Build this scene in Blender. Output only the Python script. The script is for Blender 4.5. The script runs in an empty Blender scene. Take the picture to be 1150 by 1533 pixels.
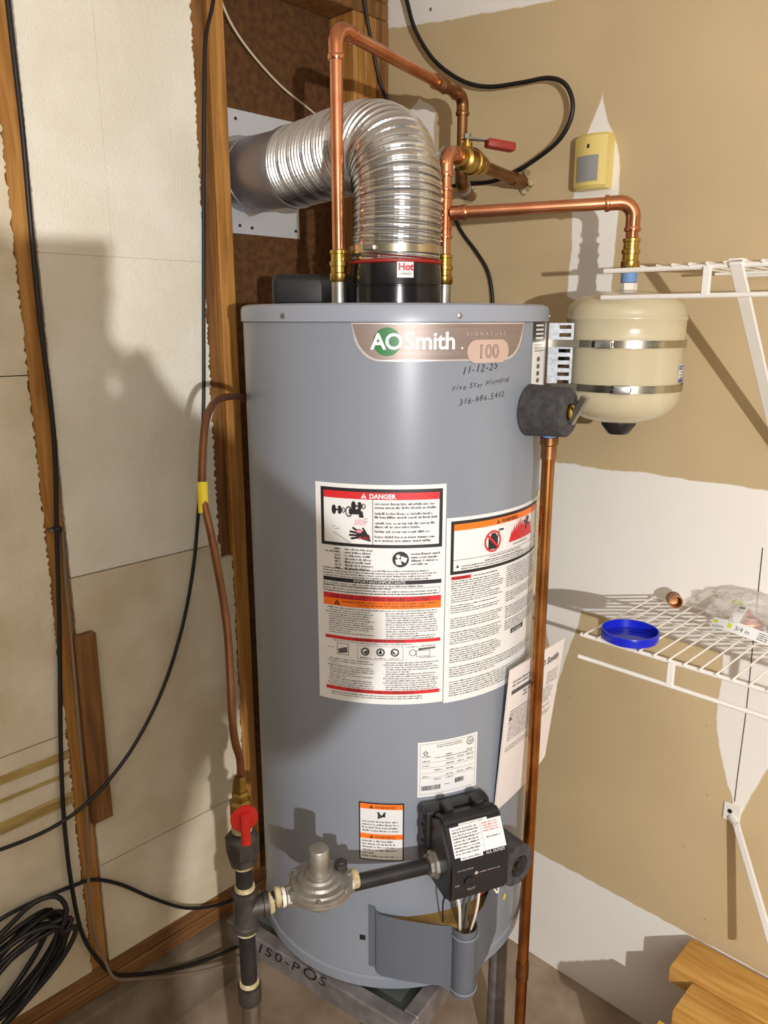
import bpy, bmesh, math, random
from mathutils import Vector, Matrix, noise as mnoise

# ------------------------------------------------------------------ camera, world, lamp, exposure
S = bpy.context.scene
C = S.collection
PITCH, HEAD = math.radians(13.83), math.radians(44.0)
EYE = Vector((0.0, 0.0, 1.70))
cd = bpy.data.cameras.new('camera')
cam = bpy.data.objects.new('camera', cd); C.objects.link(cam)
cam.location = EYE
cam.rotation_euler = (math.pi / 2 - PITCH, 0, HEAD)
cd.sensor_fit = 'HORIZONTAL'; cd.sensor_width = 36.0
cd.lens = 1170.0 / 1150.0 * 36.0
cd.clip_start = 0.02
S.camera = cam

world = bpy.data.worlds.new('world'); S.world = world
world.use_nodes = True
bg = world.node_tree.nodes['Background']
bg.inputs[0].default_value = (1.0, 0.87, 0.68, 1); bg.inputs[1].default_value = 0.19

ld = bpy.data.lights.new('work_lamp', 'POINT')
ld.energy = 250; ld.color = (1.0, 0.98, 0.98); ld.shadow_soft_size = 0.016
lamp = bpy.data.objects.new('work_lamp', ld); C.objects.link(lamp)
lamp.location = (1.40, -0.72, 1.66)

vs = S.view_settings
vs.view_transform = 'Standard'; vs.look = 'None'; vs.gamma = 1.0; vs.use_curve_mapping = False
vs.exposure = 0.0

# ------------------------------------------------------------------ directions
FW = Vector((-math.sin(HEAD), math.cos(HEAD), 0))     # horizontal direction from photographer to heater
RT = Vector((math.cos(HEAD), math.sin(HEAD), 0))
UP = Vector((0, 0, 1))
AX = Vector((-1.028, 1.093, 0)); RH = 0.2785           # heater axis and radius
ZB, ZT = 0.47, 1.725                                    # heater bottom and top
XL, YW = -1.51, 1.583                                   # stud face of left wall, face of drywall

def out(az):
    a = math.radians(az); return -FW * math.cos(a) + RT * math.sin(a)
def tang(az):
    a = math.radians(az); return FW * math.sin(a) + RT * math.cos(a)
def cp(az, z, off=0.0):
    p = AX + out(az) * (RH + off); return Vector((p.x, p.y, z))

# ------------------------------------------------------------------ materials
def sock(n, *names):
    for k in names:
        if k in n.inputs: return n.inputs[k]
def mat(name, col, rough=0.5, metal=0.0, col2=None, scale=20, stretch=(1, 1, 1), bump=0.0, bscale=None, detail=4,
        lo=0.35, hi=0.65, trans=0, alpha=None, coat=0.0, dist=0.0):
    m = bpy.data.materials.new(name); m.use_nodes = True
    nt = m.node_tree; N = nt.nodes; b = N['Principled BSDF']
    b.inputs['Base Color'].default_value = (*col, 1); b.inputs['Roughness'].default_value = rough
    b.inputs['Metallic'].default_value = metal
    if coat: sock(b, 'Coat Weight').default_value = coat
    if trans: sock(b, 'Transmission Weight').default_value = trans
    if col2 or bump:
        g = N.new('ShaderNodeNewGeometry'); mp = N.new('ShaderNodeMapping')
        mp.inputs['Scale'].default_value = stretch
        nt.links.new(g.outputs['Position'], mp.inputs['Vector'])
        if col2:
            n = N.new('ShaderNodeTexNoise'); n.inputs['Scale'].default_value = scale; n.inputs['Detail'].default_value = detail
            n.inputs['Distortion'].default_value = dist
            nt.links.new(mp.outputs[0], n.inputs['Vector'])
            r = N.new('ShaderNodeValToRGB'); r.color_ramp.elements[0].position = lo; r.color_ramp.elements[1].position = hi
            r.color_ramp.elements[0].color = (*col, 1); r.color_ramp.elements[1].color = (*col2, 1)
            nt.links.new(n.outputs[0], r.inputs[0]); nt.links.new(r.outputs[0], b.inputs['Base Color'])
        if bump:
            n2 = N.new('ShaderNodeTexNoise'); n2.inputs['Scale'].default_value = bscale or scale; n2.inputs['Detail'].default_value = 3
            nt.links.new(mp.outputs[0], n2.inputs['Vector'])
            bp = N.new('ShaderNodeBump'); bp.inputs['Strength'].default_value = bump; bp.inputs['Distance'].default_value = 0.004
            nt.links.new(n2.outputs[0], bp.inputs['Height']); nt.links.new(bp.outputs[0], b.inputs['Normal'])
    return m

def srgb(r, g, b):
    f = lambda v: (v / 255 / 12.92) if v / 255 <= 0.04045 else ((v / 255 + 0.055) / 1.055) ** 2.4
    return (f(r), f(g), f(b))

M = {}
M['foam'] = mat('foam_board', srgb(240, 236, 220), 0.85, col2=srgb(231, 225, 206), scale=7, bump=0.5, bscale=260)
M['foam_old'] = mat('foam_board_aged', srgb(226, 216, 192), 0.85, col2=srgb(206, 192, 160), scale=6, bump=0.5, bscale=260)
M['stud'] = mat('stud_pine', srgb(190, 138, 68), 0.6, col2=srgb(150, 98, 38), scale=14, stretch=(5, 5, 0.35), bump=0.15, dist=0.6)
M['stud_d'] = mat('stud_pine_brown', srgb(146, 100, 50), 0.65, col2=srgb(104, 68, 30), scale=14, stretch=(5, 5, 0.35), bump=0.15, dist=0.6)
M['plate'] = mat('plate_wood', srgb(140, 98, 52), 0.7, col2=srgb(104, 68, 32), scale=14, stretch=(5, 0.4, 5), bump=0.15, dist=0.6)
M['fibre'] = mat('fibreboard', srgb(100, 66, 30), 0.9, col2=srgb(76, 46, 18), scale=60, bump=0.3, bscale=200)
M['lumber'] = mat('fresh_lumber', srgb(216, 170, 92), 0.6, col2=srgb(190, 136, 62), scale=12, stretch=(0.4, 5, 5), bump=0.1, dist=0.8)
M['lumber2'] = mat('grooved_lumber', srgb(206, 164, 70), 0.6, col2=srgb(176, 128, 44), scale=12, stretch=(0.4, 5, 5), bump=0.1, dist=0.8)
M['concrete'] = mat('concrete', srgb(168, 150, 128), 0.8, col2=srgb(138, 118, 96), scale=9, bump=0.25, bscale=60, detail=8)
M['curb'] = mat('curb_concrete', srgb(140, 130, 112), 0.85, col2=srgb(110, 94, 72), scale=8, bump=0.3, bscale=50, detail=8)
M['white'] = mat('white_paint', srgb(232, 228, 220), 0.5)
M['ceil'] = mat('ceiling_paint', srgb(226, 222, 216), 0.8, bump=0.1, bscale=80)
M['heater'] = mat('grey_enamel', srgb(135, 141, 150), 0.31, col2=srgb(131, 137, 147), scale=3)
M['heater'].node_tree.nodes['Principled BSDF'].inputs['Specular IOR Level'].default_value = 0.35
M['cap'] = mat('grey_cap_enamel', srgb(146, 152, 164), 0.34)
M['cavity'] = mat('cavity_insulation', srgb(150, 120, 60), 0.9, col2=srgb(110, 84, 36), scale=30, bump=0.3)
M['copper'] = mat('bright_copper', srgb(218, 152, 114), 0.22, 1.0, col2=srgb(200, 126, 88), scale=18, stretch=(1, 1, 1))
M['copper_d'] = mat('dull_copper', srgb(178, 120, 66), 0.32, 1.0, col2=srgb(140, 86, 42), scale=14)
M['copper_t'] = mat('tarnished_copper', srgb(166, 122, 84), 0.4, 1.0, col2=srgb(126, 86, 54), scale=22)
M['brass'] = mat('brass', srgb(206, 172, 90), 0.28, 1.0, col2=srgb(172, 132, 62), scale=20)
M['brass_d'] = mat('dull_brass', srgb(150, 126, 70), 0.4, 1.0, col2=srgb(120, 96, 48), scale=30)
M['steel'] = mat('galvanised_steel', srgb(182, 182, 178), 0.34, 1.0, col2=srgb(150, 150, 146), scale=25)
M['alu'] = mat('aluminium_duct', srgb(208, 208, 208), 0.24, 1.0)
M['alu_s'] = mat('smooth_duct', srgb(172, 172, 176), 0.42, 0.75, col2=srgb(156, 156, 160), scale=6)
M['foil'] = mat('foil_band', srgb(200, 190, 165), 0.25, 1.0)
M['plate_m'] = mat('sheet_metal_plate', srgb(206, 210, 216), 0.5, 0.3)
M['slot'] = mat('zinc_bracket', srgb(176, 180, 184), 0.45, 0.4, col2=srgb(146, 150, 154), scale=120)
M['black'] = mat('black_plastic', (0.012, 0.012, 0.013), 0.35)
M['black_gloss'] = mat('black_enamel', (0.008, 0.008, 0.009), 0.18)
M['iron'] = mat('black_iron', (0.016, 0.016, 0.016), 0.4, 0.4, col2=(0.03, 0.028, 0.026), scale=40)
M['malleable'] = mat('malleable_iron', (0.05, 0.047, 0.044), 0.5, 0.6, col2=(0.09, 0.08, 0.07), scale=40, bump=0.2, bscale=120)
M['dope'] = mat('pipe_dope', srgb(200, 186, 146), 0.8, col2=srgb(150, 132, 92), scale=60, bump=0.5, bscale=200)
M['copper_soft'] = mat('soft_copper', srgb(132, 86, 54), 0.45, 0.7, col2=srgb(106, 68, 44), scale=16)
M['cast'] = mat('cast_aluminium', srgb(172, 168, 160), 0.45, 0.7, col2=srgb(144, 138, 128), scale=40, bump=0.15, bscale=200)
M['red'] = mat('red_plastic', srgb(206, 32, 26), 0.4)
M['dred'] = mat('red_grip', srgb(150, 44, 34), 0.5)
M['redseal'] = mat('red_sealant', srgb(160, 36, 26), 0.5)
M['cable'] = mat('black_cable', (0.007, 0.0065, 0.0065), 0.42)
M['wcable'] = mat('white_wire', srgb(216, 204, 180), 0.5)
M['gcable'] = mat('grey_tube', srgb(128, 110, 92), 0.45)
M['cream'] = mat('cream_enamel', srgb(197, 186, 154), 0.24, coat=0.3)
M['bluetape'] = mat('blue_tape', srgb(104, 140, 190), 0.6)
M['ptfe'] = mat('white_tape', srgb(226, 220, 208), 0.6)
M['foamblk'] = mat('dark_foam', srgb(74, 72, 72), 0.95, col2=srgb(54, 53, 54), scale=90, bump=0.6, bscale=260)
M['dkgrey'] = mat('dark_grey', srgb(60, 58, 58), 0.7)
M['sensor'] = mat('aged_ivory_plastic', srgb(226, 204, 122), 0.4)
M['lens'] = mat('sensor_lens', srgb(196, 196, 196), 0.35, bump=0.3, bscale=300)
M['shelf'] = mat('white_vinyl', srgb(234, 230, 222), 0.35)
M['bluelid'] = mat('blue_plastic', srgb(20, 36, 190), 0.25)
M['stand'] = mat('grey_stand', srgb(128, 124, 122), 0.5, 0.2, col2=srgb(104, 98, 96), scale=30, bump=0.1)
M['standpan'] = mat('stand_board', srgb(84, 90, 84), 0.7)
M['ink'] = mat('marker_ink', (0.01, 0.01, 0.012), 0.5)
M['paper'] = mat('label_paper', srgb(226, 226, 224), 0.4)
M['paper2'] = mat('manual_paper', srgb(232, 226, 222), 0.35, coat=0.3)
M['print'] = mat('black_print', (0.015, 0.015, 0.016), 0.45)
M['print_g'] = mat('grey_print', srgb(86, 86, 86), 0.5)
M['p_red'] = mat('red_print', srgb(204, 40, 44), 0.45)
M['p_orange'] = mat('orange_print', srgb(246, 118, 24), 0.45)
M['p_pink'] = mat('pink_print', srgb(226, 130, 150), 0.45)
M['yellow'] = mat('yellow_label', srgb(232, 214, 40), 0.45)
M['lime'] = mat('lime_print', srgb(200, 214, 60), 0.45)
M['badge'] = mat('brushed_badge', srgb(150, 134, 126), 0.42, 0.35, col2=srgb(138, 122, 114), scale=8, stretch=(1, 1, 60))
M['badge_l'] = mat('badge_rim', srgb(214, 206, 200), 0.3, 0.4)
M['badge_p'] = mat('badge_tablet', srgb(204, 180, 170), 0.35, 0.3)
M['badge_t'] = mat('badge_outline', srgb(120, 96, 86), 0.4, 0.3)
M['badge_s'] = mat('badge_small_print', srgb(196, 186, 178), 0.4, 0.3)
M['green'] = mat('logo_green', srgb(24, 112, 48), 0.4)
M['logo_w'] = mat('logo_white', srgb(240, 238, 236), 0.4)
M['p_blue'] = mat('blue_print', srgb(40, 70, 150), 0.45)
M['strap'] = mat('stainless_band', srgb(186, 178, 160), 0.25, 1.0)
M['skin'] = mat('skin', srgb(206, 160, 130), 0.5)
M['shirt'] = mat('work_shirt', srgb(56, 70, 96), 0.8, bump=0.1, bscale=200)
M['trouser'] = mat('work_trousers', srgb(70, 66, 60), 0.85)
M['hair'] = mat('brown_hair', srgb(60, 42, 28), 0.7)

# thin clear film: part transparent, part glossy
def film(name, tint, clear):
    m = bpy.data.materials.new(name); m.use_nodes = True; nt = m.node_tree; N = nt.nodes
    o = N['Material Output']; b = N['Principled BSDF']
    b.inputs['Base Color'].default_value = (*tint, 1); b.inputs['Roughness'].default_value = 0.12
    t = N.new('ShaderNodeBsdfTransparent'); x = N.new('ShaderNodeMixShader'); x.inputs[0].default_value = 1 - clear
    nt.links.new(t.outputs[0], x.inputs[1]); nt.links.new(b.outputs[0], x.inputs[2]); nt.links.new(x.outputs[0], o.inputs[0])
    return m
M['film'] = film('clear_film', srgb(236, 234, 228), 0.66)
M['film2'] = film('clear_film_flap', srgb(232, 228, 220), 0.55)

# ------------------------------------------------------------------ drywall material with joint compound
def wall_material():
    m = bpy.data.materials.new('drywall'); m.use_nodes = True
    nt = m.node_tree; N = nt.nodes; Lk = nt.links.new; b = N['Principled BSDF']; b.inputs['Roughness'].default_value = 0.8
    def val(s, v):
        if hasattr(v, 'is_output'): Lk(v, s)
        else: s.default_value = v
    def ma(op, a, b2=0.0, c=None):
        n = N.new('ShaderNodeMath'); n.operation = op; val(n.inputs[0], a); val(n.inputs[1], b2)
        if c is not None: val(n.inputs[2], c)
        return n.outputs[0]
    def step(x, e0, e1):
        n = N.new('ShaderNodeMapRange'); n.interpolation_type = 'SMOOTHSTEP'
        val(n.inputs[0], x); val(n.inputs[1], e0); val(n.inputs[2], e1); n.inputs[3].default_value = 0; n.inputs[4].default_value = 1
        return n.outputs[0]
    g = N.new('ShaderNodeNewGeometry'); sp = N.new('ShaderNodeSeparateXYZ'); Lk(g.outputs['Position'], sp.inputs[0])
    def noi(scale, det=3, stretch=None):
        n = N.new('ShaderNodeTexNoise'); n.inputs['Scale'].default_value = scale; n.inputs['Detail'].default_value = det
        if stretch:
            mp = N.new('ShaderNodeMapping'); mp.inputs['Scale'].default_value = stretch; Lk(g.outputs['Position'], mp.inputs[0]); Lk(mp.outputs[0], n.inputs['Vector'])
        else: Lk(g.outputs['Position'], n.inputs['Vector'])
        return ma('SUBTRACT', n.outputs[0], 0.5)
    n1, n2 = noi(5), noi(28, 5)
    X = ma('ADD', sp.outputs[0], ma('ADD', ma('MULTIPLY', n1, 0.025), ma('MULTIPLY', n2, 0.010)))
    Z = ma('ADD', sp.outputs[2], ma('ADD', ma('MULTIPLY', noi(4.2), 0.022), ma('MULTIPLY', n2, 0.010)))
    E = 0.004
    masks = []
    masks.append(ma('MULTIPLY', step(Z, 1.025, 1.03), step(Z, 1.378, 1.374)))                 # horizontal joint
    masks.append(step(ma('ADD', sp.outputs[2], ma('MULTIPLY', n2, 0.012)), 0.324, 0.320))     # floor strip
    masks.append(step(ma('ADD', Z, ma('MULTIPLY', sp.outputs[0], 0.11)), 2.238, 2.242))       # ceiling joint
    def strip(xc, hw, z0, z1, taper0, taper1):
        d = ma('ABSOLUTE', ma('SUBTRACT', X, xc))
        w = ma('MULTIPLY', ma('MULTIPLY', step(Z, z0, z0 + taper0), step(Z, z1, z1 - taper1)), hw)
        return step(ma('SUBTRACT', w, d), 0.0, E)
    masks.append(strip(-0.905, 0.056, 1.73, 2.17, 0.02, 0.17))
    masks.append(strip(-0.930, 0.058, 0.76, 1.12, 0.30, 0.02))
    masks.append(strip(-0.480, 0.068, 0.60, 1.12, 0.30, 0.02))
    masks.append(strip(-1.405, 0.050, 2.06, 2.24, 0.05, 0.05))
    masks.append(strip(-1.330, 0.040, 1.98, 2.12, 0.05, 0.05))
    w = masks[0]
    for q in masks[1:]: w = ma('MAXIMUM', w, q)
    # paper colour with faint blotches and fine specks
    r = N.new('ShaderNodeValToRGB'); r.color_ramp.elements[0].color = (*srgb(196, 174, 134), 1); r.color_ramp.elements[1].color = (*srgb(208, 186, 144), 1)
    r.color_ramp.elements[0].position = 0.35; r.color_ramp.elements[1].position = 0.65
    Lk(ma('ADD', noi(2.2), 0.5), r.inputs[0])
    vo = N.new('ShaderNodeTexVoronoi'); vo.inputs['Scale'].default_value = 16; Lk(g.outputs['Position'], vo.inputs['Vector'])
    spk = ma('MULTIPLY', step(vo.outputs['Distance'], 0.05, 0.03), step(noi(3.3), 0.06, 0.1))
    mx = N.new('ShaderNodeMixRGB'); Lk(ma('MULTIPLY', spk, 0.5), mx.inputs[0]); Lk(r.outputs[0], mx.inputs[1]); mx.inputs[2].default_value = (*srgb(120, 96, 60), 1)
    rw = N.new('ShaderNodeValToRGB'); rw.color_ramp.elements[0].color = (*srgb(240, 235, 224), 1); rw.color_ramp.elements[1].color = (*srgb(246, 243, 236), 1)
    Lk(ma('ADD', noi(4), 0.5), rw.inputs[0])
    mw = N.new('ShaderNodeMixRGB'); Lk(w, mw.inputs[0]); Lk(mx.outputs[0], mw.inputs[1]); Lk(rw.outputs[0], mw.inputs[2])
    Lk(mw.outputs[0], b.inputs['Base Color'])
    bp = N.new('ShaderNodeBump'); bp.inputs['Strength'].default_value = 0.25; bp.inputs['Distance'].default_value = 0.003
    Lk(ma('ADD', ma('MULTIPLY', w, 0.6), ma('MULTIPLY', noi(90), 0.4)), bp.inputs['Height']); Lk(bp.outputs[0], b.inputs['Normal'])
    return m
M['drywall'] = wall_material()

# ------------------------------------------------------------------ object helpers
def link(o, parent=None):
    C.objects.link(o)
    if parent is not None:
        o.parent = parent
        o.matrix_parent_inverse = WORLD[parent.name].inverted()
    return o
WORLD = {}
def finish(name, bm, m, parent=None, smooth=40, label=None, mats=None):
    me = bpy.data.meshes.new(name); bmesh.ops.recalc_face_normals(bm, faces=bm.faces[:]) if mats is None else None
    bm.to_mesh(me); bm.free()
    for k in (mats or [m]): me.materials.append(M[k] if isinstance(k, str) else k)
    if smooth:
        me.shade_smooth(); me.set_sharp_from_angle(angle=math.radians(smooth))
    o = bpy.data.objects.new(name, me); link(o, parent)
    WORLD[o.name] = Matrix.Identity(4)
    if label: o['label'] = label
    return o
def inst(src, name, loc, parent=None, rot=None):
    o = bpy.data.objects.new(name, src.data); link(o, parent); o.location = loc
    if rot: o.rotation_euler = rot
    WORLD[o.name] = Matrix.LocRotScale(Vector(loc), o.rotation_euler, None)
    return o
def thing(name, loc, label, cat, group=None):
    o = bpy.data.objects.new(name, None); C.objects.link(o); o.location = loc; o.empty_display_size = 0.05
    WORLD[o.name] = Matrix.Translation(Vector(loc)); return tag(o, label, cat, group)
def tag(o, label, cat, group=None):
    o['label'] = label; o['category'] = cat
    if group: o['group'] = group
    return o
def struct(o):
    o['kind'] = 'structure'; return o

def box(bm, x0, x1, y0, y1, z0, z1, bev=0.0, seg=1, mtx=None):
    r = bmesh.ops.create_cube(bm, size=1.0)
    vs_ = r['verts']
    for v in vs_:
        v.co = Vector(((x0 + x1) / 2 + v.co.x * (x1 - x0), (y0 + y1) / 2 + v.co.y * (y1 - y0), (z0 + z1) / 2 + v.co.z * (z1 - z0)))
    if bev:
        es = list({e for v in vs_ for e in v.link_edges})
        rr = bmesh.ops.bevel(bm, geom=es, offset=bev, segments=seg, affect='EDGES', profile=0.5)
        vs_ = list({v for f in rr['faces'] for v in f.verts} | {v for v in vs_ if v.is_valid})
    if mtx is not None:
        for v in vs_: v.co = mtx @ v.co
    return vs_
def frame(o, x, y, z):      # matrix with given axes
    m = Matrix.Identity(4)
    for i, a in enumerate((x, y, z)):
        m[0][i], m[1][i], m[2][i] = a.x, a.y, a.z
    m[0][3], m[1][3], m[2][3] = o[0], o[1], o[2]
    return m
def perp(d):
    d = d.normalized(); a = UP if abs(d.z) < 0.9 else Vector((1, 0, 0))
    u = d.cross(a).normalized(); return u, d.cross(u).normalized()
def sweep(bm, pts, rad, seg=12, cap=True, closed=False):
    pts = [Vector(p) for p in pts]; n = len(pts)
    if not hasattr(rad, '__len__'): rad = [rad] * n
    tg = []
    for i in range(n):
        a = pts[(i - 1) % n] if (closed or i > 0) else pts[i]
        b = pts[(i + 1) % n] if (closed or i < n - 1) else pts[i]
        d = b - a
        tg.append(d.normalized() if d.length > 1e-9 else (tg[-1] if tg else UP))
    u, v = perp(tg[0]); rings = []
    for i in range(n):
        if i:
            ax = tg[i - 1].cross(tg[i])
            if ax.length > 1e-7:
                q = Matrix.Rotation(tg[i - 1].angle(tg[i]), 3, ax.normalized()); u = q @ u; v = q @ v
        rings.append([bm.verts.new(pts[i] + (u * math.cos(2 * math.pi * k / seg) + v * math.sin(2 * math.pi * k / seg)) * rad[i]) for k in range(seg)])
    for i in range(n if closed else n - 1):
        a, b = rings[i], rings[(i + 1) % n]
        for k in range(seg):
            try: bm.faces.new((a[k], a[(k + 1) % seg], b[(k + 1) % seg], b[k]))
            except ValueError: pass
    if cap and not closed:
        bm.faces.new(rings[0][::-1]); bm.faces.new(rings[-1])
def lathe(bm, p, d, prof, seg=24, cap=True, phase=0.0, ring=False):
    p = Vector(p); d = Vector(d).normalized(); u, v = perp(d); rings = []
    for s, r in prof:
        rings.append([bm.verts.new(p + d * s + (u * math.cos(phase + 2 * math.pi * k / seg) + v * math.sin(phase + 2 * math.pi * k / seg)) * max(r, 1e-5)) for k in range(seg)])
    for a, b in zip(rings, rings[1:] + (rings[:1] if ring else [])):
        for k in range(seg): bm.faces.new((a[k], a[(k + 1) % seg], b[(k + 1) % seg], b[k]))
    if cap and not ring:
        bm.faces.new(rings[0][::-1]); bm.faces.new(rings[-1])
def cyl(bm, a, b, r, seg=16, cap=True):
    a, b = Vector(a), Vector(b); lathe(bm, a, b - a, [(0, r), ((b - a).length, r)], seg, cap)
def smooth_path(pts, sub=8):
    pts = [Vector(p) for p in pts]; o = []
    P = [pts[0] * 2 - pts[1]] + pts + [pts[-1] * 2 - pts[-2]]
    for i in range(1, len(P) - 2):
        a, b, c, d = P[i - 1:i + 3]
        for k in range(sub):
            t = k / sub
            o.append(0.5 * ((2 * b) + (c - a) * t + (2 * a - 5 * b + 4 * c - d) * t * t + (3 * b - a - 3 * c + d) * t ** 3))
    o.append(pts[-1]); return o
def bez(a, b, c, d, n=40):
    a, b, c, d = map(Vector, (a, b, c, d)); o = []
    for i in range(n + 1):
        t = i / n; o.append(a * (1 - t) ** 3 + b * 3 * t * (1 - t) ** 2 + c * 3 * t * t * (1 - t) + d * t ** 3)
    return o
def mk(name, m, parent, fn, smooth=40, label=None):
    bm = bmesh.new(); fn(bm); return finish(name, bm, m, parent, smooth, label)
def mk_cyl(name, m, parent, a, b, r, seg=16, label=None):
    return mk(name, m, parent, lambda bm: cyl(bm, a, b, r, seg), label=label)
def mk_lathe(name, m, parent, p, d, prof, seg=24, smooth=40, label=None, ring=False):
    return mk(name, m, parent, lambda bm: lathe(bm, p, d, prof, seg, ring=ring), smooth, label)
def mk_box(name, m, parent, x0, x1, y0, y1, z0, z1, bev=0.0, seg=1, mtx=None, smooth=30, label=None):
    return mk(name, m, parent, lambda bm: box(bm, x0, x1, y0, y1, z0, z1, bev, seg, mtx), smooth, label)
def mk_tube(name, m, parent, pts, r, seg=10, sub=8, label=None):
    return mk(name, m, parent, lambda bm: sweep(bm, smooth_path(pts, sub), r, seg), 60, label)
def cable(name, pts, r, m, label, cat='cable', group=None, seg=8, sub=8):
    return tag(mk_tube(name, m, None, pts, r, seg, sub), label, cat, group)

# text as mesh outline (2D verts, faces)
def text2d(s, size, shear=0.0, bold=0.0, space=1.0, align='LEFT'):
    cu = bpy.data.curves.new('t', 'FONT'); cu.body = s; cu.size = size; cu.shear = shear; cu.offset = bold; cu.space_character = space
    cu.align_x = align; cu.resolution_u = 3
    ob = bpy.data.objects.new('t', cu); C.objects.link(ob)
    dg = bpy.context.evaluated_depsgraph_get(); me = bpy.data.meshes.new_from_object(ob.evaluated_get(dg))
    if size > 0.012:          # cut into narrow columns so that the letters can follow a curve
        bt = bmesh.new(); bt.from_mesh(me); xs = [v.co.x for v in bt.verts] or [0]; x = min(xs) + 0.004
        while x < max(xs):
            bmesh.ops.bisect_plane(bt, geom=bt.verts[:] + bt.edges[:] + bt.faces[:], plane_co=(x, 0, 0), plane_no=(1, 0, 0)); x += 0.004
        bt.to_mesh(me); bt.free()
    vv = [(v.co.x, v.co.y) for v in me.vertices]; ff = [tuple(p.vertices) for p in me.polygons]
    bpy.data.objects.remove(ob); bpy.data.curves.remove(cu); bpy.data.meshes.remove(me)
    return vv, ff

class Sheet:
    """printed sheet: u to the right, v downwards from its upper left corner; fn(u, v, lift) gives the place"""
    def __init__(s, fn, step=0.012):
        s.fn = fn; s.v = []; s.f = []; s.mi = []; s.mats = []; s.step = step; s.rnd = random.Random(4)
    def m(s, k):
        if k not in s.mats: s.mats.append(k)
        return s.mats.index(k)
    def rect(s, u0, v0, u1, v1, k, lay=1, vstep=10):
        n = max(1, int(math.ceil(abs(u1 - u0) / s.step))); q = max(1, int(math.ceil(abs(v1 - v0) / vstep))); b = len(s.v)
        for j in range(q + 1):
            for i in range(n + 1):
                s.v.append(s.fn(u0 + (u1 - u0) * i / n, v0 + (v1 - v0) * j / q, lay * 0.0003))
        for j in range(q):
            for i in range(n):
                a = b + j * (n + 1) + i
                s.f.append((a, a + n + 1, a + n + 2, a + 1)); s.mi.append(s.m(k))
    def frame(s, u0, v0, u1, v1, w, k, lay=2):
        s.rect(u0, v0, u1, v0 + w, k, lay); s.rect(u0, v1 - w, u1, v1, k, lay)
        s.rect(u0, v0 + w, u0 + w, v1 - w, k, lay); s.rect(u1 - w, v0 + w, u1, v1 - w, k, lay)
    def poly(s, pts, k, lay=2):
        b = len(s.v)
        for u, v in pts: s.v.append(s.fn(u, v, lay * 0.0003))
        s.f.append(tuple(b + i for i in range(len(pts)))[::-1]); s.mi.append(s.m(k))
    def disc(s, u, v, r, k, lay=2, n=24, ry=None, half=0.0):
        h = ry or r; n = max(8, n // 2)
        ed = [(-r - half) + 0 * i for i in range(0)] + [-half - r * math.cos(math.pi * i / n / 2) for i in range(n + 1)] + [-half + 2 * half * i / 6 for i in range(1, 6) if half] + [half + r * math.sin(math.pi * i / n / 2) for i in range(n + 1)]
        H = lambda x: h * math.sqrt(max(0.0, 1 - (max(0.0, abs(x) - half) / r) ** 2))
        for a, b in zip(ed, ed[1:]):
            if b - a > 1e-7: s.poly([(u + a, v - H(a)), (u + a, v + H(a)), (u + b, v + H(b)), (u + b, v - H(b))], k, lay)
    def ring(s, u, v, r, w, k, lay=2, n=28, ry=None):
        q = (ry or r) / r
        for i in range(n):
            a, b = 2 * math.pi * i / n, 2 * math.pi * (i + 1) / n
            s.poly([(u + r * math.cos(a), v + q * r * math.sin(a)), (u + r * math.cos(b), v + q * r * math.sin(b)),
                    (u + (r - w) * math.cos(b), v + q * (r - w) * math.sin(b)), (u + (r - w) * math.cos(a), v + q * (r - w) * math.sin(a))], k, lay)
    def line(s, a, b, w, k, lay=2):
        d = Vector((b[0] - a[0], b[1] - a[1])); n = Vector((-d.y, d.x)).normalized() * w / 2
        s.poly([(a[0] + n.x, a[1] + n.y), (a[0] - n.x, a[1] - n.y), (b[0] - n.x, b[1] - n.y), (b[0] + n.x, b[1] + n.y)], k, lay)
    def text(s, t, u, v, size, k, lay=3, **kw):
        sy = kw.pop('sy', 1.0)
        vv, ff = text2d(t, size, **kw); b = len(s.v)
        for x, y in vv: s.v.append(s.fn(u + x, v - y * sy, lay * 0.0003))
        for f in ff: s.f.append(tuple(b + i for i in f)); s.mi.append(s.m(k))
    def small(s, u0, v0, u1, v1, lead, k='print', lay=3, h=0.55, ragged=0.25, hang=0.0):
        """rows of print too small to read"""
        R = s.rnd; v = v0; cw = lead * 0.34
        while v + lead * h <= v1:
            end = u1 - (R.random() ** 2) * ragged * (u1 - u0) * (3 if R.random() < 0.18 else 0.5); u = u0 + hang * (R.random() < 0.75)
            while u < end:
                for _ in range(R.randint(2, 9)):
                    if u + cw > end: break
                    up = h * lead * R.choice((0.62, 0.66, 0.7, 1.0)); w = cw * R.choice((0.45, 0.6, 0.72))
                    s.poly([(u, v + h * lead - up), (u, v + h * lead), (u + w, v + h * lead), (u + w, v + h * lead - up)], k, lay)
                    u += cw * 0.95
                u += cw * 0.9
            v += lead
    def build(s, name, parent, label=None):
        me = bpy.data.meshes.new(name); me.from_pydata([tuple(p) for p in s.v], [], s.f)
        for k in s.mats: me.materials.append(M[k])
        me.polygons.foreach_set('material_index', s.mi); me.update()
        o = bpy.data.objects.new(name, me); link(o, parent); WORLD[o.name] = Matrix.Identity(4)
        if label: o['label'] = label
        return o
def tri(sh, u, v, h, k, lay=3, bang=None):
    sh.poly([(u, v), (u - h * 0.58, v + h), (u + h * 0.58, v + h)], k, lay)
    if bang: sh.rect(u - h * 0.06, v + h * 0.35, u + h * 0.06, v + h * 0.9, bang, lay + 1)

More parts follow.
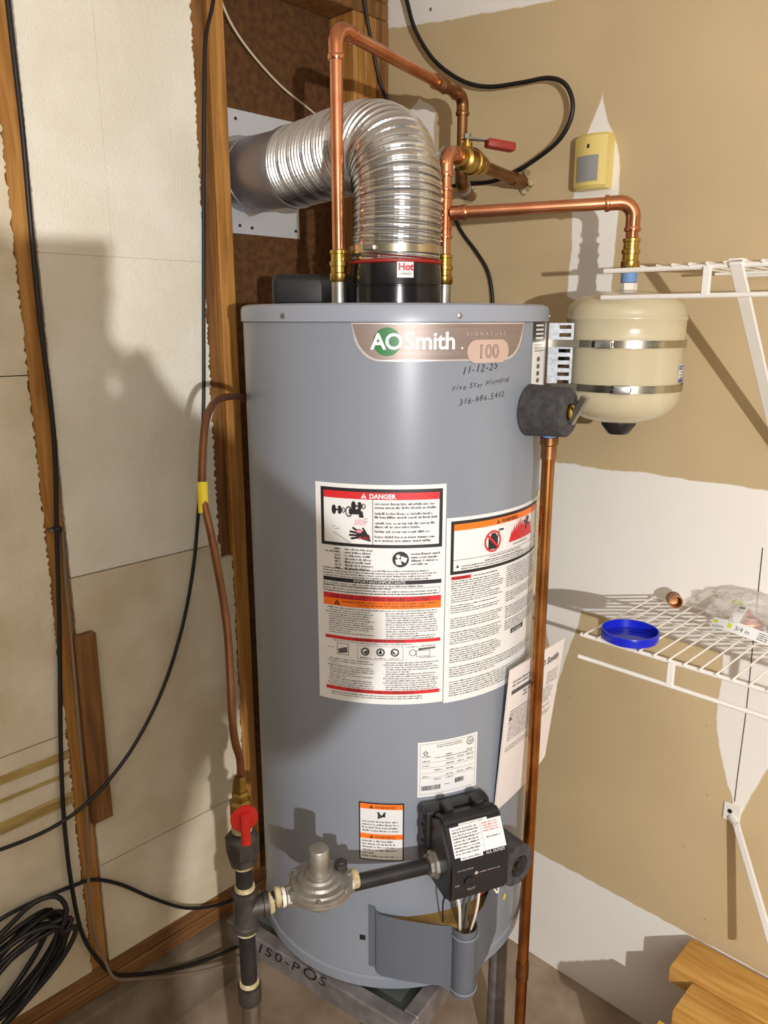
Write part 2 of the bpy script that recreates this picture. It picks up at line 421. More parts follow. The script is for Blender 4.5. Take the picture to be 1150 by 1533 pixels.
# ================================================================== SETTING
rnd = random.Random(11)
fl = struct(mk_box('floor', 'concrete', None, -1.75, 2.6, -2.4, 1.75, -0.08, 0.0, smooth=0))
wr = struct(mk_box('wall_right', 'drywall', None, -1.66, 2.6, YW, YW + 0.013, 0.0, 2.50, smooth=0))
ce = struct(mk_box('ceiling', 'ceil', None, -1.75, 2.6, -2.4, 1.75, 2.50, 2.53, smooth=0))
wl = struct(mk_box('wall_left', 'fibre', None, -1.62, -1.60, -2.4, YW, 0.17, 2.50, smooth=0))
# studs: each its own piece
def stud(y0, y1, z0=0.255, z1=2.42, m='stud', x0=-1.60, x1=XL, name='stud'):
    return mk_box(name, m, wl, x0, x1, y0, y1, z0, z1, 0.003, 1)
for y in (-0.62, -0.21, 0.197):
    stud(y, y + 0.038)
stud(0.604, 0.642)
stud(1.004, 1.042, m='stud_d', x1=XL - 0.012); stud(1.044, 1.084)
stud(1.459, 1.497); stud(1.499, 1.540); stud(1.542, YW - 0.001, m='stud_d')
mk_box('bottom_plate', 'plate', wl, -1.60, XL, -2.3, YW - 0.002, 0.2175, 0.254, 0.003)
mk_box('bottom_plate', 'plate', wl, -1.60, XL + 0.004, -2.3, YW - 0.002, 0.179, 0.2165, 0.003)
mk_box('top_plate', 'stud_d', wl, -1.60, XL, -2.3, YW - 0.002, 2.421, 2.459, 0.003)
mk_box('top_plate', 'stud_d', wl, -1.60, XL, -2.3, YW - 0.002, 2.460, 2.498, 0.003)
mk_box('foundation_curb', 'curb', wl, -1.62, -1.475, -2.4, YW - 0.002, 0.0, 0.178, 0.008, 2)
# foam boards fitted between the studs, edges hacked with a saw
def foam(y0, y1, z0, z1, jl=0.0, jr=0.0, m='foam', x=-1.506, th=0.05):
    R = random.Random(int(z0 * 1000 + y0 * 77)); n = max(8, int((z1 - z0) / 0.0055))
    lf = [(y0 + R.uniform(-jl, jl), z0 + (z1 - z0) * i / n) for i in range(n + 1)]
    rt = [(y1 + R.uniform(-jr, jr), z0 + (z1 - z0) * i / n) for i in range(n + 1)]
    bm = bmesh.new(); a = []; b = []
    for xx, st in ((x, a), (x - th, b)):
        for (yl, z), (yr, _) in zip(lf, rt): st.append((bm.verts.new((xx, yl, z)), bm.verts.new((xx, yr, z))))
    for st in (a, b):
        for p, q in zip(st, st[1:]): bm.faces.new((p[0], p[1], q[1], q[0]))
    for p, q, p2, q2 in zip(a, a[1:], b, b[1:]):
        bm.faces.new((p[0], q[0], q2[0], p2[0])); bm.faces.new((p[1], q[1], q2[1], p2[1]))
    for i in (0, -1): bm.faces.new((a[i][0], a[i][1], b[i][1], b[i][0]))
    return finish('foam_board', bm, m, wl, 0)
YA, YB = 0.644, 1.000
foam(YA, 0.7895, 1.8205, 2.419, 0.001, 0.0); foam(0.790, YB, 1.8205, 2.419, 0.0, 0.003); foam(YA, YB, 1.191, 1.820, 0.001, 0.004)
foam(YA, YB + 0.004, 0.513, 1.188, 0.001, 0.002, 'foam_old'); foam(YA, YB + 0.002, 0.258, 0.510, 0.001, 0.003, 'foam_old')
foam(YB + 0.003, YB + 0.040, 0.258, 1.150, 0.001, 0.003, 'foam_old', x=-1.511)
for z0, z1 in ((1.60, 2.419), (0.86, 1.598), (0.258, 0.857)):
    foam(0.238, 0.601, z0, z1, 0.001, 0.003, 'foam_old'); foam(-0.170, 0.194, z0, z1, 0.001, 0.003, 'foam_old')
# short cripple nailed beside the stud, and thin laths across the next bay
b0, b1 = (-1.4880, 0.6304, 1.0693), (-1.4880, 0.6745, 0.6325)
mk_box('wood_block', 'stud_d', wl, -1.5055, -1.486, b0[1], b0[1] + 0.046, b1[2], b0[2], 0.002)
for (p, q, h) in (((-1.5020, 0.4604, 0.8092), (-1.5020, 0.5765, 0.8162), 0.016), ((-1.5020, 0.4555, 0.7652), (-1.5020, 0.5748, 0.7717), 0.005), ((-1.5020, 0.4490, 0.7077), (-1.5020, 0.5861, 0.7124), 0.024)):
    z = (p[2] + q[2]) / 2
    mk_box('lath', mat('lath_pine', srgb(186, 160, 96), 0.7, col2=srgb(150, 124, 66), scale=20, stretch=(4, .4, 4)) if 'lath_pine' not in bpy.data.materials else bpy.data.materials['lath_pine'],
           wl, -1.5058, -1.499, 0.245, 0.601, z - h / 2, z + h / 2, 0.001)
# hairline crack in the joint compound of the drywall
pts = [(-0.4905, 1.5829, 1.2633), (-0.4890, 1.5829, 1.1803), (-0.4841, 1.5829, 0.9187), (-0.4857, 1.5829, 0.7547), (-0.4854, 1.5829, 0.6986)]
bm = bmesh.new(); sweep(bm, pts, 0.0011, 5); finish('joint_crack', bm, mat('crack', srgb(70, 58, 44), 0.9), wr, 0)
# torn paper and filler around the two pipe holes in the drywall
for hx, hz, s in ((-1.088, 2.003, 1.0), (-1.239, 1.990, 0.8)):
    bm = bmesh.new(); R = random.Random(int(hz * 999))
    for i in range(14):
        a = R.uniform(0, 6.28); rr = R.uniform(0.015, 0.024) * s
        bmesh.ops.create_icosphere(bm, subdivisions=1, radius=R.uniform(0.004, 0.009) * s, matrix=Matrix.Translation((hx + rr * math.cos(a), YW - 0.002, hz + rr * math.sin(a))))
    finish('filler_collar', bm, M['dope'], wr, 60)
# drywall screw dimple on the ceiling joint
p = (-1.3730, 1.5820, 2.4170)
mk_lathe('screw_head', 'steel', wr, p, (0, -1, 0), [(0, 0.004), (0.001, 0.0035)], 10)

# ================================================================== WATER HEATER
hz = Vector((AX.x, AX.y, ZB))
H = thing('water_heater', hz, 'tall grey gas water heater standing on a metal stand in the corner', 'water heater')
mk_lathe('tank_jacket', 'heater', H, (AX.x, AX.y, ZB + 0.026), UP, [(0, RH - 0.001), (0.001, RH), (ZT - ZB - 0.056, RH), (ZT - ZB - 0.055, RH - 0.001)], 160)
mk_lathe('base_ring', 'heater', H, (AX.x, AX.y, ZB), UP, [(0, RH - 0.012), (0.0, RH + 0.001), (0.002, RH + 0.003), (0.022, RH + 0.003), (0.0255, RH - 0.001)], 160)
tc = mk_lathe('top_cap', 'cap', H, (AX.x, AX.y, ZT - 0.029), UP, [(0, RH), (0.001, RH + 0.0035), (0.020, RH + 0.0035), (0.026, RH + 0.001), (0.029, RH - 0.006), (0.027, RH - 0.012), (0.027, 0.02)], 160)
for az in (-40, 20, 78, -100, 140):
    mk_lathe('screw', 'steel', tc, cp(az, ZT - 0.019, 0.003), out(az), [(0, 0.005), (0.002, 0.0045), (0.003, 0.002)], 10)
# vent damper housing and black draft collar
mk_lathe('draft_collar', 'black_gloss', H, (-1.013, 1.079, ZT - 0.004), UP, [(0, 0.083), (0.035, 0.083), (0.036, 0.0815), (0.038, 0.0815), (0.039, 0.083), (0.062, 0.082), (0.080, 0.080)], 64)
mtx = frame((-1.2564, 1.0944, 1.7511), RT, FW, UP)
mk_box('vent_damper_box', 'black', H, -0.078, 0.115, -0.07, 0.09, -0.03, 0.036, 0.014, 3, mtx)
mk_lathe('sealant_bead', 'redseal', H, (-1.013, 1.079, ZT + 0.070), UP, [(0, 0.0805), (0.002, 0.0838), (0.005, 0.0838), (0.007, 0.0805)], 48)
# "Hot" tag on the collar
def on_cyl(c0, R, az0, z0):
    def fn(u, v, l):
        a = az0 + math.degrees(u / R); p = Vector((c0[0], c0[1], 0)) + out(a) * (R + 0.0006 + l); return (p.x, p.y, z0 - v)
    return fn
sh = Sheet(on_cyl((-1.013, 1.079), 0.0832, 1, ZT + 0.071), 0.006)
sh.rect(0, 0, 0.029, 0.026, 'paper', 0); sh.text('Hot', 0.002, 0.0135, 0.0165, 'p_red', 2, bold=0.0006); sh.text('Caliente', 0.004, 0.021, 0.006, 'print_g', 2)
sh.build('hot_tag', H, 'white tag printed Hot')
# galvanised nipples
HOT, COLD = Vector((-1.0649, 0.9873, 1.9014)), Vector((-0.9945, 1.1944, 1.9153))
for q in (HOT, COLD):
    mk_lathe('nipple', 'steel', H, (q.x, q.y, ZT - 0.004), UP, [(0, 0.0135), (0.045, 0.0135), (0.048, 0.0125)], 20)

# ---- printed labels wrapped on the jacket
def jacket(az0, z0): return on_cyl((AX.x, AX.y), RH, az0, z0)
def deg(d): return math.radians(d) * RH
# danger label
W, T = deg(45.2), 0.384
sh = Sheet(jacket(-28.3, 1.4435)); sh.rect(0, 0, W, T, 'paper', 0)
sh.frame(0.010, 0.007, W - 0.006, 0.105, 0.0055, 'print', 1)
sh.rect(0.0155, 0.0125, W - 0.0115, 0.0245, 'p_red', 1)
tri(sh, 0.085, 0.0145, 0.008, 'paper', 2, 'p_red'); sh.text('DANGER', 0.094, 0.0225, 0.0105, 'paper', 2, bold=0.0004)
sh.rect(0.099, 0.0245, 0.1000, 0.0995, 'print', 1)
# tap and scalded hand pictogram
for (u, v) in ((0.040, 0.044), (0.074, 0.036)):
    sh.disc(u - 0.006, v, 0.004, 'print', 2, ry=0.008); sh.disc(u + 0.004, v - 0.004, 0.003, 'print', 2); sh.disc(u + 0.004, v + 0.004, 0.003, 'print', 2); sh.ring(u + 0.010, v, 0.0045, 0.0015, 'print', 2, 12)
    sh.line((u - 0.006, v), (u + 0.010, v), 0.003, 'print')
sh.ring(0.060, 0.046, 0.006, 0.0016, 'print', 2, 16, ry=0.009); sh.rect(0.060, 0.041, 0.078, 0.050, 'print', 2)
sh.poly([(0.076, 0.041), (0.083, 0.045), (0.085, 0.055), (0.077, 0.055), (0.077, 0.049)], 'print', 2)
for i in range(6): sh.line((0.072 + i * 0.003, 0.058), (0.070 + i * 0.0034, 0.068), 0.0012, 'p_pink', 2)
sh.line((0.030, 0.073), (0.092, 0.056), 0.0007, 'print'); sh.line((0.036, 0.077), (0.092, 0.061), 0.0007, 'print'); sh.line((0.032, 0.082), (0.062, 0.0985), 0.0008, 'print')
sh.poly([(0.072, 0.075), (0.078, 0.074), (0.094, 0.084), (0.0965, 0.095), (0.084, 0.092), (0.073, 0.087)], 'print', 2)
for a, b in (((0.060, 0.085), (0.075, 0.085)), ((0.061, 0.079), (0.076, 0.081)), ((0.066, 0.072), (0.078, 0.080)), ((0.083, 0.072), (0.090, 0.084)), ((0.063, 0.091), (0.078, 0.088))): sh.line(a, b, 0.0036, 'print')
sh.disc(0.077, 0.078, 0.005, 'p_pink', 3, 8, ry=0.003); sh.text('BURN', 0.076, 0.0915, 0.0075, 'p_red', 4)
for v, t in ((0.029, 2), (0.045, 2), (0.061, 2), (0.075, 1), (0.084, 2)): sh.small(0.103, v, W - 0.014, v + 0.0064 * t, 0.0062, h=0.62)
for i in range(7):
    sh.small(0.018 if i == 1 else 0.034, 0.108 + i * 0.0055, 0.046, 0.113 + i * 0.0055, 0.0055, h=0.6, ragged=0); sh.small(0.052, 0.108 + i * 0.0055, 0.10, 0.113 + i * 0.0055, 0.0055, h=0.6)
sh.disc(0.145, 0.124, 0.0135, 'print', 2); sh.disc(0.141, 0.119, 0.0035, 'paper', 3); sh.poly([(0.136, 0.124), (0.144, 0.123), (0.147, 0.133), (0.138, 0.133)], 'paper', 3); sh.poly([(0.146, 0.118), (0.156, 0.122), (0.153, 0.130), (0.145, 0.126)], 'paper', 3)
sh.small(0.162, 0.113, W - 0.008, 0.137, 0.0058, h=0.6)
sh.small(0.012, 0.143, W - 0.012, 0.160, 0.0044, h=0.55)
sh.rect(0.012, 0.1605, W - 0.006, 0.1675, 'print', 1); sh.text('IMPORTANT/IMPORTANTE', W / 2, 0.1664, 0.0072, 'paper', 2, align='CENTER')
sh.small(0.013, 0.1690, W - 0.010, 0.188, 0.0046, h=0.55)
sh.frame(0.012, 0.1735, W - 0.008, 0.1845, 0.0006, 'print_g')
sh.rect(0.012, 0.1885, W - 0.006, 0.1975, 'p_red', 1); sh.text('FOR YOUR SAFETY READ BEFORE LIGHTING', W / 2, 0.1965, 0.0085, 'print', 2, align='CENTER')
sh.rect(0.012, 0.1975, W - 0.006, 0.2105, 'p_orange', 1); tri(sh, 0.037, 0.1990, 0.009, 'print', 2, 'p_orange')
sh.text('WARNING:', 0.046, 0.2035, 0.005, 'print', 2); sh.small(0.072, 0.1995, W - 0.012, 0.2095, 0.0046, lay=2, h=0.55)
sh.small(0.020, 0.2125, W - 0.012, 0.2155, 0.0036, h=0.6, ragged=0)
sh.small(0.016, 0.2170, 0.102, 0.262, 0.0040, h=0.5, hang=0.006); sh.small(0.115, 0.2170, W - 0.010, 0.264, 0.0040, h=0.5, hang=0.006)
sh.rect(0.014, 0.2645, W - 0.006, 0.2705, 'p_red', 1); sh.text('LIGHTING INSTRUCTIONS', W / 2, 0.2698, 0.0072, 'print', 2, align='CENTER')
sh.small(0.030, 0.272, W - 0.02, 0.275, 0.0036, h=0.5, ragged=0.6)
sh.frame(0.036, 0.277, 0.057, 0.298, 0.0008, 'print'); sh.poly([(0.038, 0.288), (0.054, 0.283), (0.055, 0.293), (0.039, 0.296)], 'print_g', 2); sh.small(0.018, 0.285, 0.034, 0.289, 0.0036)
sh.frame(0.072, 0.277, 0.150, 0.302, 0.0005, 'print_g')
for i, u in enumerate((0.086, 0.112, 0.136)):
    sh.ring(u, 0.288, 0.0072, 0.0022, 'print', 2); a = (0.6, 1.5, 2.4)[i]
    sh.poly([(u + 0.006 * math.cos(a), 0.288 - 0.006 * math.sin(a)), (u - 0.004, 0.290), (u + 0.003, 0.292)], 'print', 2); sh.small(u - 0.009, 0.298, u + 0.010, 0.3005, 0.003)
sh.poly([(0.176, 0.281), (0.205, 0.280), (0.205, 0.283), (0.176, 0.285)], 'print_g', 2); sh.frame(0.172, 0.285, 0.196, 0.296, 0.0006, 'print'); sh.ring(0.166, 0.289, 0.006, 0.001, 'print_g', 2)
sh.small(0.155, 0.277, 0.175, 0.280, 0.0032); sh.small(0.180, 0.276, 0.206, 0.279, 0.0032); sh.small(0.178, 0.297, 0.206, 0.300, 0.0032)
sh.small(0.018, 0.3055, 0.102, 0.357, 0.0041, h=0.5, hang=0.004); sh.small(0.117, 0.3055, W - 0.008, 0.357, 0.0041, h=0.5, hang=0.004)
sh.rect(0.014, 0.3585, W - 0.006, 0.3650, 'p_red', 1); sh.text('TO TURN OFF GAS TO APPLIANCE', W / 2, 0.3643, 0.0074, 'print', 2, align='CENTER')
sh.small(0.024, 0.3675, W - 0.016, 0.3745, 0.0040, h=0.55)
sh.build('danger_label', H, 'white safety label headed DANGER in red')
# warning label to its right
W2, T2 = deg(54), 0.330
sh = Sheet(jacket(17.2, 1.3855)); sh.rect(0, 0, W2, T2, 'paper', 0)
sh.frame(0.008, 0.006, W2 - 0.010, 0.098, 0.0055, 'print', 1)
sh.rect(0.0135, 0.0115, W2 - 0.0155, 0.0225, 'p_orange', 1); tri(sh, 0.104, 0.0135, 0.0075, 'print', 2, 'p_orange'); sh.text('WARNING', 0.112, 0.0210, 0.0095, 'print', 2, bold=0.0003)
sh.ring(0.092, 0.050, 0.019, 0.0035, 'p_red', 4); sh.rect(0.082, 0.042, 0.104, 0.064, 'print', 2); sh.poly([(0.086, 0.042), (0.089, 0.036), (0.097, 0.036), (0.102, 0.042)], 'print', 2)
sh.line((0.078, 0.037), (0.106, 0.063), 0.004, 'p_red', 5); sh.line((0.104, 0.042), (0.107, 0.032), 0.002, 'print'); sh.line((0.107, 0.032), (0.118, 0.033), 0.003, 'print')
R = random.Random(3)
for i in range(11):
    u = 0.140 + i * 0.0068; hgt = 0.018 + 0.020 * math.sin((i + 1) / 12 * math.pi) + R.uniform(-0.004, 0.005)
    sh.poly([(u - 0.007, 0.060), (u + 0.002, 0.060 - hgt), (u + 0.008, 0.060)], 'p_red', 3)
sh.disc(0.196, 0.028, 0.0045, 'print', 4); sh.line((0.194, 0.030), (0.188, 0.046), 0.005, 'print', 4); sh.line((0.193, 0.034), (0.203, 0.040), 0.003, 'print', 4); sh.line((0.190, 0.034), (0.180, 0.030), 0.003, 'print', 4)
sh.small(0.145, 0.064, 0.200, 0.068, 0.0045); sh.rect(0.0135, 0.073, W2 - 0.0155, 0.0737, 'print', 1)
sh.small(0.085, 0.075, 0.170, 0.079, 0.0042, ragged=0); sh.small(0.075, 0.080, 0.18, 0.084, 0.0042, ragged=0); tri(sh, 0.021, 0.0815, 0.005, 'print'); sh.small(0.028, 0.0835, W2 - 0.018, 0.0925, 0.0042)
sh.rect(0.010, 0.1015, 0.048, 0.1075, 'p_red', 1); sh.text('WARNING', 0.012, 0.1068, 0.0062, 'print', 2); sh.small(0.051, 0.103, 0.106, 0.107, 0.0042, ragged=0)
for a, b in ((0.109, 0.148), (0.152, 0.168), (0.175, 0.196), (0.200, 0.226), (0.230, 0.258)): sh.small(0.010, a, 0.122, b, 0.0040, h=0.5)
for a, b in ((0.103, 0.145), (0.150, 0.172), (0.177, 0.200), (0.204, 0.222)): sh.small(0.130, a, W2 - 0.008, b, 0.0040, h=0.5)
sh.rect(0.150, 0.225, 0.196, 0.234, 'print', 1); sh.text('ADVISORY', 0.153, 0.2325, 0.0075, 'paper', 2)
for a, b in ((0.264, 0.286), (0.291, 0.322)): sh.small(0.010, a, W2 - 0.012, b, 0.0042, h=0.5)
sh.build('warning_label', H, 'white safety label with an orange WARNING heading')
# rating label
W3 = deg(23.8)
sh = Sheet(jacket(8.1, 0.985)); sh.rect(0, 0, W3, 0.108, 'paper', 0); sh.frame(0.004, 0.004, W3 - 0.004, 0.103, 0.0005, 'print_g', 1)
sh.small(0.034, 0.007, 0.088, 0.014, 0.0036, k='print_g'); sh.ring(W3 - 0.016, 0.013, 0.0075, 0.0012, 'print', 2); sh.text('C', W3 - 0.020, 0.0165, 0.009, 'print', 2); sh.text('SP', W3 - 0.0165, 0.016, 0.006, 'print', 2)
pt = [(0.014 + (0.005 if i % 2 == 0 else 0.0022) * math.sin(i * math.pi / 5), 0.022 - (0.005 if i % 2 == 0 else 0.0022) * math.cos(i * math.pi / 5)) for i in range(10)]
for a, b in zip(pt, pt[1:] + pt[:1]): sh.line(a, b, 0.0009, 'print', 2)
for v in (0.027, 0.036, 0.045, 0.055, 0.066, 0.073):
    for u in (0.008, 0.030, 0.052, 0.074, 0.092): 
        if (u * 1000 + v * 1000) % 3 > 0.6: sh.small(u, v, u + 0.016, v + 0.004, 0.0042, k='print_g', h=0.6, ragged=0.5)
sh.small(0.030, 0.031, W3 - 0.008, 0.035, 0.0040, k='print_g')
for v in (0.041, 0.051, 0.061, 0.071): sh.rect(0.006, v, W3 - 0.006, v + 0.0004, 'print_g', 1)
for u0, u1, v in ((0.007, 0.042, 0.086), (0.070, 0.088, 0.080)):
    u = u0
    while u < u1:
        w = R.choice((0.0005, 0.0008, 0.0013)); sh.rect(u, v, u + w, v + 0.009, 'print', 2); u += w + R.choice((0.0005, 0.0009))
sh.small(0.050, 0.086, 0.066, 0.090, 0.0036, k='print_g')
sh.build('rating_label', H, 'small white rating label with bar codes')
# small double warning label
W4 = deg(16.7)
sh = Sheet(jacket(-13.4, 0.867)); sh.rect(0, 0, W4, 0.118, 'print', 0); sh.rect(0.0025, 0.0025, W4 - 0.0025, 0.1155, 'paper', 1)
for v in (0.0025, 0.063):
    sh.rect(0.0025, v, W4 - 0.0025, v + 0.010, 'p_orange', 2); tri(sh, 0.023, v + 0.0015, 0.007, 'print', 3, 'p_orange'); sh.text('WARNING', 0.029, v + 0.0085, 0.0078, 'print', 3)
for a, b in (((0.036, 0.018), (0.036, 0.028)), ((0.046, 0.018), (0.046, 0.028)), ((0.034, 0.030), (0.048, 0.024)), ((0.034, 0.018), (0.040, 0.026)), ((0.048, 0.018), (0.042, 0.026))): sh.line(a, b, 0.0028, 'print', 3)
sh.small(0.006, 0.036, W4 - 0.008, 0.062, 0.0062, h=0.5); sh.small(0.006, 0.076, W4 - 0.010, 0.113, 0.0062, h=0.5)
sh.build('caution_label', H, 'small black bordered label with two orange WARNING bars')
# side stickers
sh = Sheet(jacket(55.5, 1.697)); sh.rect(0, 0, 0.070, 0.034, 'print', 0); sh.rect(0, 0.034, 0.070, 0.055, 'paper', 0); sh.rect(0.0, 0.055, 0.070, 0.108, 'paper', 0)
for i in range(4): sh.rect(0.012, 0.005 + i * 0.007, 0.055, 0.008 + i * 0.007, 'paper', 1)
sh.small(0.008, 0.037, 0.06, 0.053, 0.005)
for i in range(4): sh.disc(0.03, 0.063 + i * 0.012, 0.0085, 'print_g', 1, 14, ry=0.0042)
sh.build('side_sticker', H, 'black and white sticker under the top cap')
sh = Sheet(jacket(71.5, 1.392)); sh.rect(0, 0, 0.070, 0.205, 'yellow', 0); sh.text('ENERGYGUIDE', 0.006, 0.022, 0.009, 'print', 1); sh.small(0.006, 0.04, 0.06, 0.18, 0.009, lay=1)
sh.build('energy_label', H, 'yellow energy label on the side')
# brand badge
sh = Sheet(jacket(-14.6, 1.6955)); WB = deg(63.2)
def badge_outline(ins):
    o = []; h, r = 0.058, 0.050
    for i in range(13):
        a = math.pi / 2 * i / 12; o.append((ins + r * (1 - math.cos(a)) * 0.9, ins + (h - 2 * ins) * math.sin(a)))
    return o
def badge(ins, k, lay):
    o = badge_outline(ins); n = 60
    for i in range(n):
        u0, u1 = ins + (WB - 2 * ins) * i / n, ins + (WB - 2 * ins) * (i + 1) / n
        def depth(u):
            e = min(u - ins, WB - ins - u); best = ins + 0.002
            for (a, b) in zip(o, o[1:]):
                if a[0] <= e <= b[0] + 1e-9: return a[1] + (b[1] - a[1]) * (e - a[0]) / max(1e-9, b[0] - a[0])
            return o[-1][1] if e > o[-1][0] else best
        sh.poly([(u0, ins), (u0, depth(u0)), (u1, depth(u1)), (u1, ins)], k, lay)
badge(0, 'badge_l', 0); badge(0.0022, 'badge', 1)
sh.disc(0.0560, 0.0285, 0.0215, 'green', 2, 40)
sh.text('AO', 0.0310, 0.0395, 0.034, 'logo_w', 3, bold=0.0007, space=0.92); sh.text('Smith', 0.0815, 0.0395, 0.037, 'logo_w', 3, bold=0.0007, space=0.97); sh.disc(0.1745, 0.0385, 0.0017, 'logo_w', 3, 10)
sh.text('SIGNATURE', 0.182, 0.0195, 0.0082, 'badge_s', 3, space=2.0)
sh.disc(0.225, 0.0440, 0.0180, 'badge_p', 4, 32, half=0.024)
sh.text('100', 0.202, 0.0540, 0.029, 'badge_t', 5, bold=0.0006); sh.text('100', 0.202, 0.0540, 0.029, 'badge_p', 6, bold=-0.0005)
sh.build('brand_badge', H, 'brushed metal brand badge with green and white lettering')
# handwriting in black marker
def hand(lines, az, z, dz, parent, name, fn=None):
    sh = Sheet(fn or jacket(az, z))
    for i, (t, du, sz) in enumerate(lines):
        u = du
        R = random.Random(i)
        for ch in t:
            vv, ff = text2d(ch if ch != ' ' else 'i', sz * R.uniform(0.9, 1.1), shear=0.25, bold=-0.0001)
            w = (max(x for x, y in vv) if vv else sz * .4); jv = R.uniform(-0.0014, 0.0014) - u * 0.10
            if ch != ' ':
                b = len(sh.v)
                for x, y in vv: sh.v.append(sh.fn(u + x, i * dz + jv - y, 0.0003))
                for f in ff: sh.f.append(tuple(b + q for q in f)); sh.mi.append(sh.m('ink'))
            u += w + sz * 0.07
    return sh.build(name, parent, 'date, name and number in black marker')
hand([('11-12-25', 0.012, 0.0165), ('Five Star Plumbing', -0.004, 0.0120), ('336-986-5432', 0.008, 0.0130)], 18.8, 1.6155, 0.0235, H, 'marker_writing')
# access hole and front intake shield
mk_box('sight_hole', 'black', H, -0.006, 0.006, -0.004, 0.0006, -0.006, 0.006, 0.0015, 2, frame(cp(-12.4, 0.579), tang(-12.4), out(-12.4), UP))
sh = Sheet(jacket(52.2, 0.583)); sh.disc(0, 0, 0.006, 'yellow', 0, 9, ry=0.007); sh.build('yellow_spot', H)

def shield(bm):
    plan = []
    def add(az, off): p = cp(az, 0, off); plan.append((Vector((p.x, p.y, 0)), az))
    for az, off in ((-10, 0.0015), (-7.3, 0.0015), (-7.0, 0.008), (-5, 0.012), (2, 0.018), (9, 0.025), (15.5, 0.034)): add(az, off)
    cc = cp(23.4, 0, 0.043); e1, e2 = out(23.4), tang(23.4)
    for i in range(15):
        a = math.radians(-105 + 15 * i)
        p = cc + e1 * 0.023 * math.cos(a) + e2 * 0.023 * math.sin(a); plan.append((Vector((p.x, p.y, 0)), 24.6))
    for az, off in ((32, 0.032), (37, 0.022), (43, 0.007), (46.5, 0.0015)): add(az, off)
    n = len(plan); rings = []
    for k, (p, az) in enumerate(plan):
        t = k / (n - 1)
        if k < 7: zt = 0.655 - 0.004 * k; zb = 0.520 - 0.0035 * k
        elif k < 22: zt = 0.628; zb = 0.482
        else: zt = 0.640 + 0.022 * (k - 22); zb = 0.505 + 0.006 * (k - 22)
        lip = 0.0012
        rings.append([bm.verts.new((p.x, p.y, zb)), bm.verts.new((p.x, p.y, zb + 0.012)), bm.verts.new((p.x, p.y, zt - 0.016)), bm.verts.new((p.x, p.y, zt))])
    for a, b in zip(rings, rings[1:]):
        for j in range(3): bm.faces.new((a[j], b[j], b[j + 1], a[j + 1]))
bm = bmesh.new(); shield(bm); bmesh.ops.solidify(bm, geom=bm.faces[:], thickness=0.0016)
shd = finish('intake_shield', bm, 'heater', H, 45)
ccen = cp(23.4, 0, 0.043)
for z in (0.494, 0.612):
    bm = bmesh.new(); e1, e2 = out(23.4), tang(23.4)
    sweep(bm, [ccen + UP * z + e1 * 0.0245 * math.cos(math.radians(a)) + e2 * 0.0245 * math.sin(math.radians(a)) for a in range(-96, 97, 12)], 0.0016, 6)
    finish('bead', bm, 'heater', shd, 60)
# insulation seen inside the open top of the shield
bm = bmesh.new(); vs_ = []
for az, off in ((-5, 0.006), (3, 0.014), (10, 0.022), (17, 0.030), (22, 0.040), (24.5, 0.044), (28, 0.038), (33, 0.026), (42, 0.006), (33, 0.0008), (20, 0.0008), (5, 0.0008)):
    vs_.append(bm.verts.new(cp(az - 0.5, 0.630, off)))
bm.faces.new(vs_); r_ = bmesh.ops.extrude_face_region(bm, geom=bm.faces[:])
for v in [g for g in r_['geom'] if isinstance(g, bmesh.types.BMVert)]: v.co.z -= 0.05
finish('insulation', bm, 'cavity', shd, 0)

# ---- gas control valve
azc = 21.5
G = frame(cp(azc, 0.815, 0.0), tang(azc), out(azc), UP)      # local: x right, y outwards, z up
prof = [(0.030, 0.052), (0.062, 0.066), (0.078, 0.060), (0.112, 0.002), (0.112, -0.064), (0.098, -0.074), (0.030, -0.074)]
def ctrl(bm):
    lv = [[bm.verts.new(G @ Vector((x, y, z))) for y, z in prof] for x in (-0.058, 0.056)]
    for a, b in zip(range(7), list(range(1, 7)) + [0]): bm.faces.new((lv[0][a], lv[0][b], lv[1][b], lv[1][a]))
    bm.faces.new(lv[0]); bm.faces.new(lv[1][::-1])
    bmesh.ops.bevel(bm, geom=bm.edges[:], offset=0.005, segments=2, affect='EDGES')
gc = mk('gas_control', 'black', H, ctrl, 35, 'black gas control valve with a white status label')
mk_box('control_base', 'black', gc, -0.066, 0.060, 0.0, 0.034, -0.066, 0.058, 0.006, 2, G)
for x in (-0.070, -0.066):
    for z in (-0.02, 0.012, 0.04): mk_box('clip', 'black', gc, x, x + 0.012, 0.014, 0.030, z, z + 0.016, 0.002, 1, G)
for x in (-0.040, 0.018): mk_box('latch', 'black', gc, x, x + 0.016, 0.028, 0.058, 0.056, 0.074, 0.003, 1, G)
mk_lathe('inlet_boss', 'cast', gc, G @ Vector((-0.052, 0.055, -0.030)), -tang(azc), [(0, 0.024), (0.012, 0.024), (0.014, 0.019), (0.020, 0.019)], 8, 30)
